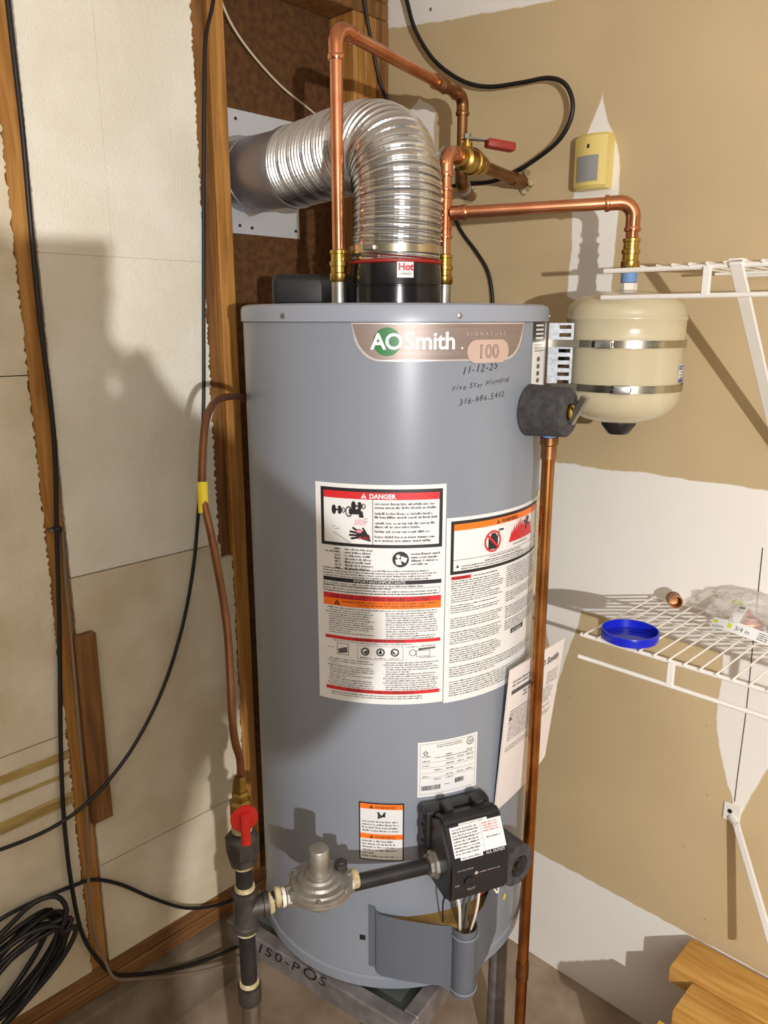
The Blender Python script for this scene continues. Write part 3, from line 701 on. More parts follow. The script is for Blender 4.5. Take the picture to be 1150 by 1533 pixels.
# label on the sloping face
sv = Vector((0, 0.034, -0.058)).normalized(); nrm = Vector((0, 0.058, 0.034)).normalized()
def slope(u, v, l):
    return G @ (Vector((-0.046, 0.0795, 0.0575)) + Vector((1, 0, 0)) * u + sv * v + nrm * (0.0012 + l))
sh = Sheet(slope, 0.2); sh.rect(0, 0.004, 0.098, 0.052, 'paper', 0); sh.rect(0.018, 0, 0.072, 0.0045, 'paper', 0); sh.text('STATUS LIGHT CODE', 0.019, 0.0038, 0.0046, 'print', 1)
sh.small(0.003, 0.007, 0.054, 0.050, 0.0048, h=0.55); sh.rect(0.057, 0.006, 0.0575, 0.051, 'print_g', 1); sh.small(0.060, 0.007, 0.095, 0.022, 0.0042, k='p_red'); sh.small(0.064, 0.030, 0.094, 0.035, 0.005)
for v in (0.012, 0.022, 0.032, 0.042): sh.rect(0.003, v, 0.056, v + 0.0004, 'print_g', 1)
sh.rect(0.010, 0.052, 0.052, 0.0575, 'paper', 0); sh.small(0.012, 0.053, 0.050, 0.057, 0.0045)
sh.text('H.A. OUTLET', 0.058, 0.0575, 0.0062, 'paper', 1)
sh.build('status_label', gc, 'white status light code label')
def front(u, v, l): return G @ Vector((-0.052 + u, 0.1126 + l, 0.002 - v))
sh = Sheet(front, 0.2); sh.small(0.008, 0.008, 0.040, 0.012, 0.0046, k='badge_s'); sh.small(0.050, 0.020, 0.090, 0.026, 0.0046, k='badge_s'); sh.text('PILOT', 0.028, 0.052, 0.0055, 'badge_s', 1); sh.text('OFF', 0.004, 0.040, 0.005, 'badge_s', 1)
sh.disc(0.030, 0.033, 0.008, 'dkgrey', 1); sh.poly([(0.040, 0.022), (0.044, 0.018), (0.048, 0.022), (0.044, 0.026)], 'badge_s', 1)
sh.build('control_print', gc)
mk_lathe('knob', 'black', gc, G @ Vector((-0.022, 0.112, -0.031)), out(azc), [(0, 0.009), (0.005, 0.0085), (0.006, 0.006)], 20)
# wires from the control into the intake
def wire(m, a, b, c_, r=0.0016): mk_tube('wire', m, gc, [a, b, c_], r, 6)
gp = lambda x, y, z: tuple(G @ Vector((x, y, z)))
wire('ptfe', gp(-0.030, 0.085, -0.074), gp(-0.018, 0.075, -0.12), tuple(cp(22.5, 0.60, 0.034)), 0.0028)
wire('ptfe', gp(0.012, 0.090, -0.072), gp(0.014, 0.078, -0.13), tuple(cp(25.5, 0.58, 0.034)), 0.0024)
wire('print_g', gp(-0.004, 0.08, -0.072), gp(-0.008, 0.07, -0.12), tuple(cp(23.5, 0.59, 0.028)), 0.003)
wire('print_g', gp(0.002, 0.085, -0.072), gp(0.000, 0.072, -0.12), tuple(cp(24.5, 0.585, 0.03)), 0.0028)
wire('cable', gp(-0.036, 0.08, -0.072), gp(-0.040, 0.055, -0.11), tuple(cp(18, 0.60, 0.014)), 0.0016)
wire('p_red', gp(0.044, 0.09, -0.070), gp(0.054, 0.065, -0.095), tuple(cp(33, 0.64, 0.010)), 0.0014)
wire('ptfe', gp(0.034, 0.095, -0.070), gp(0.042, 0.10, -0.084), gp(0.050, 0.09, -0.068), 0.0018)
wire('copper', gp(0.006, 0.088, -0.072), gp(0.010, 0.076, -0.12), tuple(cp(26, 0.59, 0.036)), 0.0014)
# ---- drain valve with foam collar, and relief valve with foam collar
def foamcollar(az, z, R1, R2, s0, s1, name, parent):
    o = mk_lathe(name, 'foamblk', parent, cp(az, z, s0), out(az), [(0, R1), (0.0, R1 + 0.003), (s1 - s0 - 0.004, R1), (s1 - s0, R1 - 0.004), (s1 - s0, R2), (s1 - s0 - 0.02, R2), (s1 - s0 - 0.02, 0.001)], 40)
    return o
dv = foamcollar(40, 0.732, 0.040, 0.021, 0.001, 0.075, 'drain_foam_collar', H)
mk_lathe('drain_knob', 'black', dv, cp(40, 0.732, 0.052), out(40), [(0, 0.017), (0.016, 0.016), (0.018, 0.013), (0.018, 0.006), (0.022, 0.006)], 10, 30)
tv = foamcollar(55, 1.550, 0.041, 0.016, 0.001, 0.074, 'relief_foam_collar', H)
mk_lathe('relief_valve_stem', 'brass', tv, cp(55, 1.550, 0.052), out(55), [(0, 0.013), (0.026, 0.013), (0.028, 0.009)], 16)
lm = frame(cp(55, 1.550, 0.080), out(55), tang(55), UP)
mk_box('relief_lever', 'steel', tv, -0.002, 0.010, -0.006, 0.006, -0.018, 0.034, 0.0015, 1, lm @ Matrix.Rotation(math.radians(28), 4, 'Y'))
# thin sensor tube on the right side of the jacket
mk_tube('sensor_tube', 'gcable', H, [cp(44, 0.700, 0.02), cp(58, 0.66, 0.012), cp(66, 0.60, 0.012), cp(63, 0.53, 0.012), cp(56, 0.505, 0.010)], 0.0022, 6)

# ---- stand
ST = thing('heater_stand', (AX.x, AX.y, 0), 'grey metal heater stand with marker writing under the water heater', 'stand')
s_, zt = 0.23, ZB - 0.001
SR = Matrix.Translation((AX.x, AX.y, 0)) @ Matrix.Rotation(math.radians(9), 4, 'Z')
SR = SR @ Matrix.Translation((0, -0.058, 0))
for i, (x0, x1, y0, y1) in enumerate(((-s_, s_, -s_, -s_ + 0.031), (-s_, s_, s_ - 0.031, s_), (-s_, -s_ + 0.031, -s_ + 0.031, s_ - 0.031), (s_ - 0.031, s_, -s_ + 0.031, s_ - 0.031))):
    mk_box('frame_bar', 'stand', ST, x0, x1, y0, y1, zt - 0.05, zt, 0.003, 1, SR)
mk_box('deck_panel', 'standpan', ST, -s_ + 0.032, s_ - 0.032, -s_ + 0.032, s_ - 0.032, zt - 0.030, zt - 0.016, 0.002, 1, SR)
for sx, sy in ((0.175, 0.168), (-0.20, 0.10), (0.205, -0.20)):
    mk_lathe('leg', 'stand', ST, (AX.x + sx, AX.y + sy, 0.0), UP, [(0, 0.028), (0.004, 0.028), (0.006, 0.021), (zt - 0.05, 0.021)], 24)
hand([('150-POS', 0.085, 0.042)], 0, 0, 0.02, ST, 'marker_writing', lambda u, v, l: SR @ Vector((-s_ + u, -s_ - 0.0008 - l, zt - 0.036 - v * 0.8)))

# ================================================================== VENT DUCT AND WALL PLATE
VP = tag(mk_box('vent_wall_plate', 'plate_m', None, -1.5995, -1.597, 1.086, 1.348, 1.897, 2.166, 0.0006), 'pale sheet metal plate screwed to brown board behind the duct', 'metal plate')
for y, z in ((1.165, 2.146), (1.332, 2.150), (1.165, 1.915), (1.335, 1.915), (1.20, 1.912)):
    mk_lathe('screw', 'black', VP, (-1.597, y, z), (1, 0, 0), [(0, 0.004), (0.002, 0.0035)], 8)
DE = Vector((-1.597, 1.180, 2.024)); DN = Vector((-1.385, 1.160, 2.016))
V = thing('vent_duct', (-1.013, 1.079, ZT + 0.08), 'shiny ribbed aluminium flue duct bending from heater top to the wall', 'duct')
dd = (DN - DE).normalized()
mk_lathe('smooth_pipe', 'alu_s', V, DE, dd, [(0, 0.088), (0.002, 0.088), (0.003, 0.078), (0.055, 0.078), (0.056, 0.0805), (0.060, 0.0805), (0.061, 0.0785), ((DN - DE).length, 0.0785)], 64)
mk_lathe('clamp_band', 'alu_s', V, DN - dd * 0.006, dd, [(0, 0.0805), (0.0, 0.083), (0.016, 0.083), (0.016, 0.0805)], 64, ring=True)
path = bez((-1.013, 1.079, ZT + 0.074), (-0.994, 1.086, 2.050), (-1.075, 1.112, 2.014), DN, 900)
acc = [0.0]
for a, b in zip(path, path[1:]): acc.append(acc[-1] + (b - a).length)
pts, rad = [], []; s = 0.0; j = 0; stepl = 0.00135
while s < acc[-1]:
    while acc[j + 1] < s: j += 1
    f = (s - acc[j]) / max(1e-9, acc[j + 1] - acc[j]); pts.append(path[j].lerp(path[j + 1], f))
    big = 0.0024 * max(0.0, math.cos(2 * math.pi * s / 0.0105)) ** 3; rad.append(0.0785 + big + 0.0005 * math.cos(2 * math.pi * s / 0.0035)); s += stepl
bm = bmesh.new(); sweep(bm, pts, rad, 56, cap=False); finish('ribbed_hose', bm, 'alu', V, 0)
V.children[-1].data.shade_smooth()
mk_lathe('clamp_band', 'foil', V, (-1.013, 1.079, ZT + 0.088), UP, [(0, 0.080), (0, 0.084), (0.013, 0.084), (0.013, 0.080)], 64, ring=True)
mk_box('clamp_screw', 'steel', V, -0.012, 0.012, 0, 0.008, 0, 0.010, 0.002, 1, frame(Vector((-1.013, 1.079, ZT + 0.090)) + out(-32) * 0.083, tang(-32), out(-32), UP))

# ================================================================== COPPER PIPING
RP = 0.0111           # 22 mm pipe
def fit_profile(L, r=RP):
    return [(0, r + 0.0010), (0, r + 0.0032), (0.003, r + 0.0040), (0.006, r + 0.0032), (0.0065, r + 0.0016), (0.016, r + 0.0016), (0.0165, r + 0.0026), (0.019, r + 0.0026), (0.0195, r + 0.0016), (L, r + 0.0016)]
def elbow(m, corner, din, dout, parent, br=0.026, arm=0.020, r=RP, name='elbow'):
    c0 = Vector(corner); a = Vector(din).normalized(); b = Vector(dout).normalized()
    ang = a.angle(b); t = br * math.tan(ang / 2); p0 = c0 - a * t; axis = a.cross(b).normalized(); cen = p0 + axis.cross(a) * br
    pts, rad = [], []
    for sgn in (0,):
        for d, rr in ((arm + 0.004, r + 0.001), (arm + 0.0039, r + 0.0030), (arm, r + 0.0040), (arm - 0.0035, r + 0.0030), (arm - 0.004, r + 0.0018), (0.007, r + 0.0018)): pts.append(p0 - a * d); rad.append(rr)
    for i in range(13):
        q = Matrix.Rotation(ang * i / 12, 3, axis) @ (p0 - cen); pts.append(cen + q); rad.append(r + 0.0020)
    p1 = pts[-1].copy()
    for d, rr in ((0.007, r + 0.0018), (arm - 0.004, r + 0.0018), (arm - 0.0035, r + 0.0030), (arm, r + 0.0040), (arm + 0.0039, r + 0.0030), (arm + 0.004, r + 0.001)): pts.append(p1 + b * d); rad.append(rr)
    return mk(name, m, parent, lambda bm: sweep(bm, pts, rad, 20), 50)
def adapter(parent, p, d, m='brass', L=0.055):
    return mk_lathe('brass_adapter', m, parent, p, d, [(0, 0.0150), (0.002, 0.0165), (0.014, 0.0165), (0.016, 0.0145), (0.026, 0.0145), (0.027, 0.0165), (0.034, 0.0168), (0.035, 0.0140), (L - 0.008, 0.0140), (L - 0.007, 0.0158), (L - 0.002, 0.0158), (L, 0.0118)], 20)
# hot line
HL = thing('hot_water_pipe', (HOT.x, HOT.y, ZT + 0.04), 'copper pipe looping high over the duct from the heater top to the wall', 'copper pipe', 'copper water lines')
zt = ZT + 0.040
adapter(HL, (HOT.x, HOT.y, zt), UP)
hotc = Vector((HOT.x, HOT.y, 2.172))
hc2 = Vector((-1.1572, 1.4421, 2.1550))
hc2.z = 2.165
rd = (hc2 - hotc).normalized()
mk_cyl('pipe', 'copper', HL, (HOT.x, HOT.y, zt + 0.05), (HOT.x, HOT.y, 2.172 - 0.040), RP, 20)
elbow('copper', hotc, UP, rd, HL)
mk_cyl('pipe', 'copper', HL, hotc + rd * 0.04, hc2 - rd * 0.115, RP, 20)
mk_lathe('coupling', 'copper_t', HL, hc2 - rd * 0.125, rd, fit_profile(0.024) + [(0.045 - s, r) for s, r in fit_profile(0.02)[::-1]], 20)
mk_cyl('pipe', 'copper_t', HL, hc2 - rd * 0.085, hc2 - rd * 0.030, RP, 20)
elbow('copper_t', hc2, rd, -UP, HL, br=0.022, arm=0.012)
mk_cyl('pipe', 'copper_t', HL, hc2 - UP * 0.03, (hc2.x, hc2.y, 2.02), RP, 20)
hs = Vector((hc2.x, hc2.y, 1.990)); elbow('copper_t', hs, -UP, Vector((-1.239, YW, 1.985)) - hs, HL, br=0.020, arm=0.010)
sdir = (Vector((-1.239, YW, 1.985)) - hs).normalized()
mk_cyl('pipe', 'copper_t', HL, hs + sdir * 0.028, Vector((-1.239, YW + 0.006, 1.985)), RP, 20)
mk_lathe('wall_fitting', 'steel', HL, hs + sdir * 0.040, sdir, [(0, 0.014), (0, 0.017), (0.018, 0.017), (0.019, 0.014)], 8, 30)
# cold line
CL = thing('cold_water_pipe', (COLD.x, COLD.y, ZT + 0.04), 'copper pipe with tee rising from heater top beside the duct', 'copper pipe', 'copper water lines')
adapter(CL, (COLD.x, COLD.y, zt), UP)
ztee = 1.892; zel = 2.000
mk_cyl('pipe', 'copper', CL, (COLD.x, COLD.y, zt + 0.05), (COLD.x, COLD.y, ztee - 0.035), RP, 20)
def tee(bm):
    lathe(bm, (COLD.x, COLD.y, ztee - 0.045), UP, fit_profile(0.045) + [(0.09 - s, r) for s, r in fit_profile(0.04)[::-1]], 20)
mk('tee', 'copper', CL, tee, 50)
ELB = Vector((-0.7128, 1.3830, 1.9048))
bd = (ELB - Vector((COLD.x, COLD.y, ztee))).normalized(); tp = Vector((COLD.x, COLD.y, ztee))
mk_lathe('tee_branch', 'copper', CL, tp + bd * 0.010, bd, [(0, RP + 0.0018), (0.022, RP + 0.0018), (0.0225, RP + 0.003), (0.026, RP + 0.004), (0.030, RP + 0.003), (0.0305, RP + 0.001)], 20)
mk_cyl('pipe', 'copper', CL, (COLD.x, COLD.y, ztee + 0.044), (COLD.x, COLD.y, zel - 0.028), RP, 20)
VWALL = Vector((-1.088, YW, 2.000)); VDIR = (VWALL - Vector((COLD.x, COLD.y, zel))).normalized(); EL0 = Vector((COLD.x, COLD.y, zel))
elbow('copper', EL0, UP, VDIR, CL, br=0.024, arm=0.016)
mk_cyl('pipe', 'copper', CL, tp + bd * 0.038, ELB - bd * 0.040, RP, 20)
elbow('copper', ELB, bd, -UP, CL, br=0.026, arm=0.020)
TOPX = 1.778
adapter(CL, (ELB.x, ELB.y, ELB.z - 0.116), UP)
mk_cyl('pipe', 'copper', CL, (ELB.x, ELB.y, ELB.z - 0.066), (ELB.x, ELB.y, ELB.z - 0.034), RP, 20)
vl0 = EL0 + VDIR * 0.044
mk_cyl('pipe', 'copper_t', CL, EL0 + VDIR * 0.158, VWALL + VDIR * 0.006, RP + 0.001, 20)
mk_cyl('primer_stub', 'copper_t', CL, VWALL - VDIR * 0.07, VWALL - VDIR * 0.012, RP + 0.0035, 20)
# ball valve on it
BV = thing('ball_valve', vl0, 'brass ball valve with red lever grip beside the duct', 'valve')
mk_lathe('valve_body', 'brass', BV, vl0, VDIR, [(0, 0.0150), (0, 0.0175), (0.010, 0.0175), (0.012, 0.0155), (0.026, 0.0165), (0.030, 0.022), (0.048, 0.0235), (0.062, 0.023), (0.064, 0.0255), (0.074, 0.0255), (0.076, 0.020), (0.096, 0.018), (0.098, 0.0195), (0.112, 0.0195), (0.113, 0.013)], 24, 30)
vc = vl0 + VDIR * 0.046
mk_lathe('stem', 'brass', BV, vc, UP, [(0.015, 0.010), (0.030, 0.010), (0.031, 0.006), (0.036, 0.006)], 14)
vu, vv_ = VDIR, VDIR.cross(UP).normalized()
ld_ = (RT * 0.93 + VDIR * 0.35).normalized(); ls = ld_.cross(UP).normalized()
lv_ = mk_box('lever', 'steel', BV, -0.008, 0.046, -0.009, 0.009, 0.035, 0.0385, 0.001, 1, frame(vc, ld_, -ls, UP))
mk_box('lever_grip', 'dred', lv_, 0.036, 0.095, -0.0125, 0.0125, 0.024, 0.040, 0.004, 2, frame(vc + UP * 0.004, ld_, -ls, UP) @ Matrix.Rotation(math.radians(6), 4, 'Y'), label='red plastic grip')
mk_lathe('stem_nut', 'steel', BV, vc, UP, [(0.0386, 0.0075), (0.045, 0.0075), (0.046, 0.004)], 6, 30)
# relief discharge pipe
DPx = cp(55, 0, 0.040)
DP = thing('discharge_pipe', (DPx.x, DPx.y, 0.0), 'long brown copper relief pipe running down the right of the heater', 'copper pipe', 'copper water lines')
mk_cyl('pipe', 'copper_d', DP, (DPx.x, DPx.y, 0.012), (DPx.x, DPx.y, 1.478), RP, 20)
mk_lathe('copper_adapter', 'copper_t', DP, (DPx.x, DPx.y, 1.470), UP, [(0, RP + 0.001), (0.0, RP + 0.0022), (0.022, RP + 0.0022), (0.024, 0.0155), (0.036, 0.0155), (0.037, 0.012)], 20)
mk_lathe('thread_tape', 'bluetape', DP, (DPx.x, DPx.y, 1.506), UP, [(0, 0.0125), (0.010, 0.0135), (0.012, 0.012)], 16)
mk_lathe('solder_joint', 'copper_t', DP, (DPx.x, DPx.y, 0.40), UP, [(0, RP), (0.0, RP + 0.0018), (0.040, RP + 0.0018), (0.040, RP)], 20, ring=True)

# ================================================================== EXPANSION TANK
RX = 0.1065; XT = Vector((ELB.x, ELB.y, 0))
X = thing('expansion_tank', (XT.x, XT.y, 1.485), 'cream expansion tank strapped to a slotted bracket under the wire shelf', 'expansion tank')
z0 = 1.512
pr = [(0, 0.02), (0.001, 0.045), (0.006, 0.066), (0.016, 0.086), (0.030, 0.0985), (0.046, RX - 0.001), (0.055, RX), (0.145, RX), (0.147, RX + 0.0016), (0.150, RX + 0.0016), (0.152, RX), (0.186, RX), (0.188, RX + 0.0018), (0.192, RX + 0.0018), (0.194, RX), (0.200, RX), (0.212, 0.1035), (0.222, 0.095), (0.230, 0.078), (0.236, 0.050), (0.239, 0.024), (0.240, 0.017)]
body = mk_lathe('tank_shell', 'cream', X, (XT.x, XT.y, z0), UP, pr, 80, 60)
mk_lathe('neck', 'ptfe', X, (XT.x, XT.y, z0 + 0.2405), UP, [(0, 0.016), (0.012, 0.016), (0.013, 0.0135)], 6, 30)
mk_lathe('thread_tape', 'bluetape', X, (XT.x, XT.y, z0 + 0.254), UP, [(0, 0.0140), (ELB.z - 0.116 - z0 - 0.2545, 0.0146)], 20)
mk_lathe('valve_cap', 'black', X, (XT.x, XT.y, z0 - 0.024), UP, [(0, 0.018), (0.003, 0.021), (0.018, 0.032), (0.0238, 0.032)], 20)
sh = Sheet(on_cyl((XT.x, XT.y), RX, 48, 1.622), 0.008); sh.rect(0, 0, 0.07, 0.032, 'paper', 0); sh.rect(0.002, 0.002, 0.07, 0.010, 'p_blue', 1); sh.text('THERM', 0.003, 0.0092, 0.008, 'paper', 2); sh.rect(0.002, 0.026, 0.07, 0.032, 'p_blue', 1); sh.small(0.004, 0.012, 0.06, 0.025, 0.005)
sh.build('tank_sticker', X, 'blue and white sticker')
# slotted bracket reaching out from the wall
BKo = Vector((-0.7757, 1.2694, 1.6391)); SB = thing('slotted_bracket', (BKo.x, BKo.y, 1.585), 'perforated galvanised steel bracket between heater and cream tank', 'bracket')
sd_ = Vector((BKo.x, BKo.y, 0)).normalized(); sr_ = Vector((sd_.y, -sd_.x, 0))      # bracket stands square to the gap between heater and tank
BF = frame((BKo.x, BKo.y, 0), sr_, sd_, UP); bz0, bz1, n = 1.582, 1.694, 8
def slotted(bm):
    pitch = (bz1 - bz0) / n
    box(bm, -0.0245, -0.006, 0, 0.003, bz0, bz1, mtx=BF); box(bm, 0.015, 0.0195, 0, 0.003, bz0, bz1, mtx=BF)
    for i in range(n + 1):
        zc = bz0 + pitch * i
        box(bm, -0.006, 0.015, 0, 0.003, max(bz0, zc - pitch * 0.26), min(bz1, zc + pitch * 0.26), mtx=BF)
mk('slotted_face', 'slot', SB, slotted, 0)
mk_box('side_flange', 'slot', SB, -0.0245, -0.022, 0.003, 0.042, bz0, bz1, 0.0004, 1, BF)
wa = BF @ Vector((-0.0232, 0.038, 0)); wb = Vector((-0.846, YW - 0.001, 0)); wd_ = (wb - wa).normalized()
mk_box('wall_arm', 'steel', SB, 0, (wb - wa).length, -0.0015, 0.0015, 1.612, 1.662, 0.0004, 1, frame(wa, wd_, UP.cross(wd_), UP))
mk_box('wall_foot', 'steel', SB, -0.872, -0.846, YW - 0.004, YW - 0.0005, 1.600, 1.674, 0.0006)
# worm-drive clamps
for z, lab, az0, ln in ((1.658, 'upper steel band clamp around the cream tank', -12, 44), (1.580, 'lower steel band clamp around the cream tank', 6, 30)):
    K = thing('band_clamp', (XT.x, XT.y, z), lab, 'clamp')
    mk_lathe('band', 'strap', K, (XT.x, XT.y, z - 0.0065), UP, [(0, RX + 0.0022), (0, RX + 0.0032), (0.013, RX + 0.0032), (0.013, RX + 0.0022)], 80, 30, ring=True)
    hm = frame(Vector((XT.x, XT.y, z)) + out(az0 - 22) * (RX + 0.004), tang(az0 - 22), out(az0 - 22), UP)
    mk_box('worm_housing', 'steel', K, -0.015, 0.015, 0, 0.010, -0.0075, 0.0075, 0.002, 2, hm)
    mk_lathe('worm_screw', 'iron', K, hm @ Vector((-0.020, 0.0055, 0)), tang(az0 - 22), [(0, 0.006), (0.005, 0.006), (0.006, 0.0035), (0.036, 0.0035)], 10, 30)
    bm = bmesh.new()
    for i in range(18):
        a = az0 - 10 + i * ln / 18; box(bm, -0.0006, 0.0006, 0, 0.0014, -0.0045, 0.0045, mtx=frame(Vector((XT.x, XT.y, z)) + out(a) * (RX + 0.0028), tang(a), out(a), UP) @ Matrix.Rotation(0.25, 4, 'Y'))
    finish('band_ridges', bm, 'strap', K, 0)
    # tail of the band round the bracket
    a0 = -62; e = Vector((XT.x, XT.y, z)) + out(a0) * (RX + 0.003); t_ = Vector((BKo.x, BKo.y, z)) - sd_ * 0.0008 - sr_ * 0.0245
    mk_box('band_tail', 'strap', K, 0, (t_ - e).length, -0.0006, 0.0006, -0.0065, 0.0065, 0, 1, frame(e, (t_ - e).normalized(), UP.cross((t_ - e).normalized()).normalized(), UP))

# ================================================================== GAS LINE
I0 = G @ Vector((-0.072, 0.055, -0.030)); TE = Vector((-0.8975, 0.6108, 0.7850)); TE.z = I0.z
gd = (TE - I0).normalized(); RGp = Vector((-0.8404, 0.7182, 0.7850)); RG = I0 + gd * ((RGp - I0).dot(gd)) + UP * 0.008
GT = thing('gas_line', (TE.x, TE.y, 0.0), 'black iron gas riser with tee and red shutoff left of the heater', 'gas pipe')
RI = 0.0135
mk_lathe('black_pipe', 'iron', GT, I0 + gd * 0.002, gd, [(0, RI), ((RG - I0).length - 0.058, RI)], 20)
mk_lathe('thread_paste', 'dope', GT, RG - gd * 0.066, gd, [(0, RI + 0.001), (0.003, RI + 0.003), (0.010, RI + 0.0025), (0.012, RI)], 16)
mk_cyl('short_nipple', 'iron', GT, RG + gd * 0.060, TE - gd * 0.034, RI, 20)
mk_lathe('thread_paste', 'dope', GT, RG + gd * 0.064, gd, [(0, RI), (0.002, RI + 0.0025), (0.009, RI + 0.003), (0.011, RI)], 16)
mk_lathe('thread_paste', 'dope', GT, TE - gd * 0.046, gd, [(0, RI), (0.002, RI + 0.0025), (0.008, RI + 0.003), (0.011, RI)], 16)
# regulator is a thing of its own, screwed between the pipes
RGt = thing('gas_regulator', (RG.x, RG.y, RG.z - 0.035), 'round cast aluminium gas regulator with cylindrical cap on the gas line', 'regulator')
mk_lathe('lower_case', 'cast', RGt, RG - UP * 0.028, UP, [(0, 0.020), (0.002, 0.028), (0.018, 0.034), (0.024, 0.046), (0.028, 0.0545), (0.034, 0.0545)], 40, 30)
up_ = mk_lathe('upper_case', 'cast', RGt, RG + UP * 0.0065, UP, [(0, 0.0545), (0.005, 0.0545), (0.0055, 0.0480), (0.009, 0.0465), (0.0095, 0.0370), (0.014, 0.0345), (0.0145, 0.0260), (0.018, 0.0230)], 40, 30)
mk_lathe('spring_cap', 'cast', RGt, RG + UP * 0.0248, UP, [(0, 0.0195), (0.004, 0.0195), (0.005, 0.0165), (0.046, 0.0165), (0.049, 0.0150), (0.0495, 0.008)], 32, 30)
for i in range(6):
    a = i * math.pi / 3 + 0.3; mk_lathe('case_screw', 'steel', up_, RG + Vector((0.0500 * math.cos(a), 0.0500 * math.sin(a), 0.0118)), UP, [(0, 0.004), (0.003, 0.004), (0.004, 0.0025)], 10)
vp_ = RG + RT * 0.034 + FW * 0.022
mk_lathe('vent_plug', 'malleable', RGt, vp_ + UP * 0.016, UP, [(0, 0.011), (0.014, 0.011), (0.014, 0.007), (0.016, 0.005)], 12, 30)
for sg, nm in ((-1, 'outlet_boss'), (1, 'inlet_boss')):
    mk_lathe(nm, 'cast', RGt, RG + gd * sg * 0.030 - UP * 0.004, gd * sg, [(0, 0.018), (0.026, 0.018), (0.027, 0.015)], 8, 30)
mk_lathe('thread_tape', 'ptfe', RGt, RG + gd * 0.0575 - UP * 0.003, gd, [(0, 0.0150), (0.006, 0.0155)], 16)
# tee, drip leg, riser
def tee2(bm):
    lathe(bm, TE - UP * 0.036, UP, [(0, 0.016), (0, 0.0205), (0.008, 0.0205), (0.010, 0.0180), (0.062, 0.0180), (0.064, 0.0205), (0.072, 0.0205), (0.072, 0.016)], 24)
    lathe(bm, TE - gd * 0.005, -gd, [(0, 0.017), (0.022, 0.017), (0.023, 0.0205), (0.031, 0.0205), (0.031, 0.016)], 24)
mk('tee', 'malleable', GT, tee2, 40)
def vert(name, m, za, zb, r, seg=20): return mk_cyl(name, m, GT, (TE.x, TE.y, za), (TE.x, TE.y, zb), r, seg)
def paste(z): return mk_lathe('thread_paste', 'dope', GT, (TE.x, TE.y, z), UP, [(0, RI), (0.002, RI + 0.003), (0.007, RI + 0.0025), (0.009, RI)], 16)
zt0 = TE.z
paste(zt0 - 0.045); vert('drip_leg', 'iron', zt0 - 0.145, zt0 - 0.036, RI); paste(zt0 - 0.146)
mk_lathe('drip_cap', 'malleable', GT, (TE.x, TE.y, zt0 - 0.180), UP, [(0, 0.0165), (0.003, 0.019), (0.034, 0.019), (0.034, 0.014)], 20)
vert('support_pipe', 'steel', 0.0, zt0 - 0.180, 0.0155)
paste(zt0 + 0.036); vert('riser_nipple', 'iron', zt0 + 0.036, zt0 + 0.080, RI); paste(zt0 + 0.078)
mk_lathe('union', 'malleable', GT, (TE.x, TE.y, zt0 + 0.086), UP, [(0, 0.017), (0.001, 0.022), (0.014, 0.023), (0.018, 0.026), (0.046, 0.027), (0.050, 0.022), (0.056, 0.019), (0.057, 0.014)], 8, 30)
paste(zt0 + 0.142); vert('upper_nipple', 'iron', zt0 + 0.142, zt0 + 0.162, RI - 0.001)
zv = zt0 + 0.182
sv_ = mk_lathe('shutoff_body', 'brass_d', GT, (TE.x, TE.y, zv - 0.022), UP, [(0, 0.014), (0.006, 0.014), (0.010, 0.0185), (0.034, 0.0185), (0.038, 0.014), (0.048, 0.014), (0.050, 0.0125), (0.052, 0.0105)], 6, 30)
fd = (-FW * 0.9 + RT * 0.35).normalized(); fs = fd.cross(UP).normalized()
kn = mk_lathe('shutoff_knob', 'red', GT, Vector((TE.x, TE.y, zv)) + fd * 0.017, fd, [(0, 0.012), (0.006, 0.019), (0.008, 0.021), (0.012, 0.021), (0.013, 0.019)], 28, 30, 'red shutoff handle')
mk_box('shutoff_lever', 'red', kn, -0.007, 0.007, 0.012, 0.021, -0.042, 0.012, 0.003, 2, frame(Vector((TE.x, TE.y, zv)) + fd * 0.017, fs, fd, UP))
# soft copper tube feeding it
zf = zv + 0.027
FTp = [(TE.x, TE.y, zf), (TE.x - 0.004, TE.y + 0.006, zf + 0.05), (-0.8906, 0.5996, 1.1111), (-0.9425, 0.6329, 1.2456), (-0.9791, 0.6393, 1.3740), (-1.0040, 0.6431, 1.4370), (-1.0197, 0.6557, 1.4901), (-1.0395, 0.6783, 1.5456), (-1.0703, 0.7180, 1.5725), (-1.1300, 0.7855, 1.5714), (-1.2390, 0.8887, 1.5571), (-1.3592, 0.9951, 1.5363), (-1.455, 1.130, 1.550), (-1.5995, 1.215, 1.550)]
FT = thing('gas_tube', (TE.x, TE.y, zf), 'soft copper gas tube with yellow tag dropping to the red shutoff', 'copper tube')
mk_tube('tube', 'copper_soft', FT, FTp, 0.0060, 12, 10)
tg0, tg1 = Vector((-0.9998, 0.6401, 1.4141)), Vector((-1.0098, 0.6472, 1.4594))
mk_lathe('tube_tag', 'yellow', FT, tg0, tg1 - tg0, [(0, 0.0068), (0, 0.0078), ((tg1 - tg0).length, 0.0078), ((tg1 - tg0).length, 0.0068)], 12, ring=True)
mk_lathe('flare_nut', 'brass_d', FT, (TE.x, TE.y, zf + 0.0035), UP, [(0, 0.0075), (0.002, 0.0122), (0.010, 0.0118), (0.022, 0.0085), (0.025, 0.0072)], 6, 30)

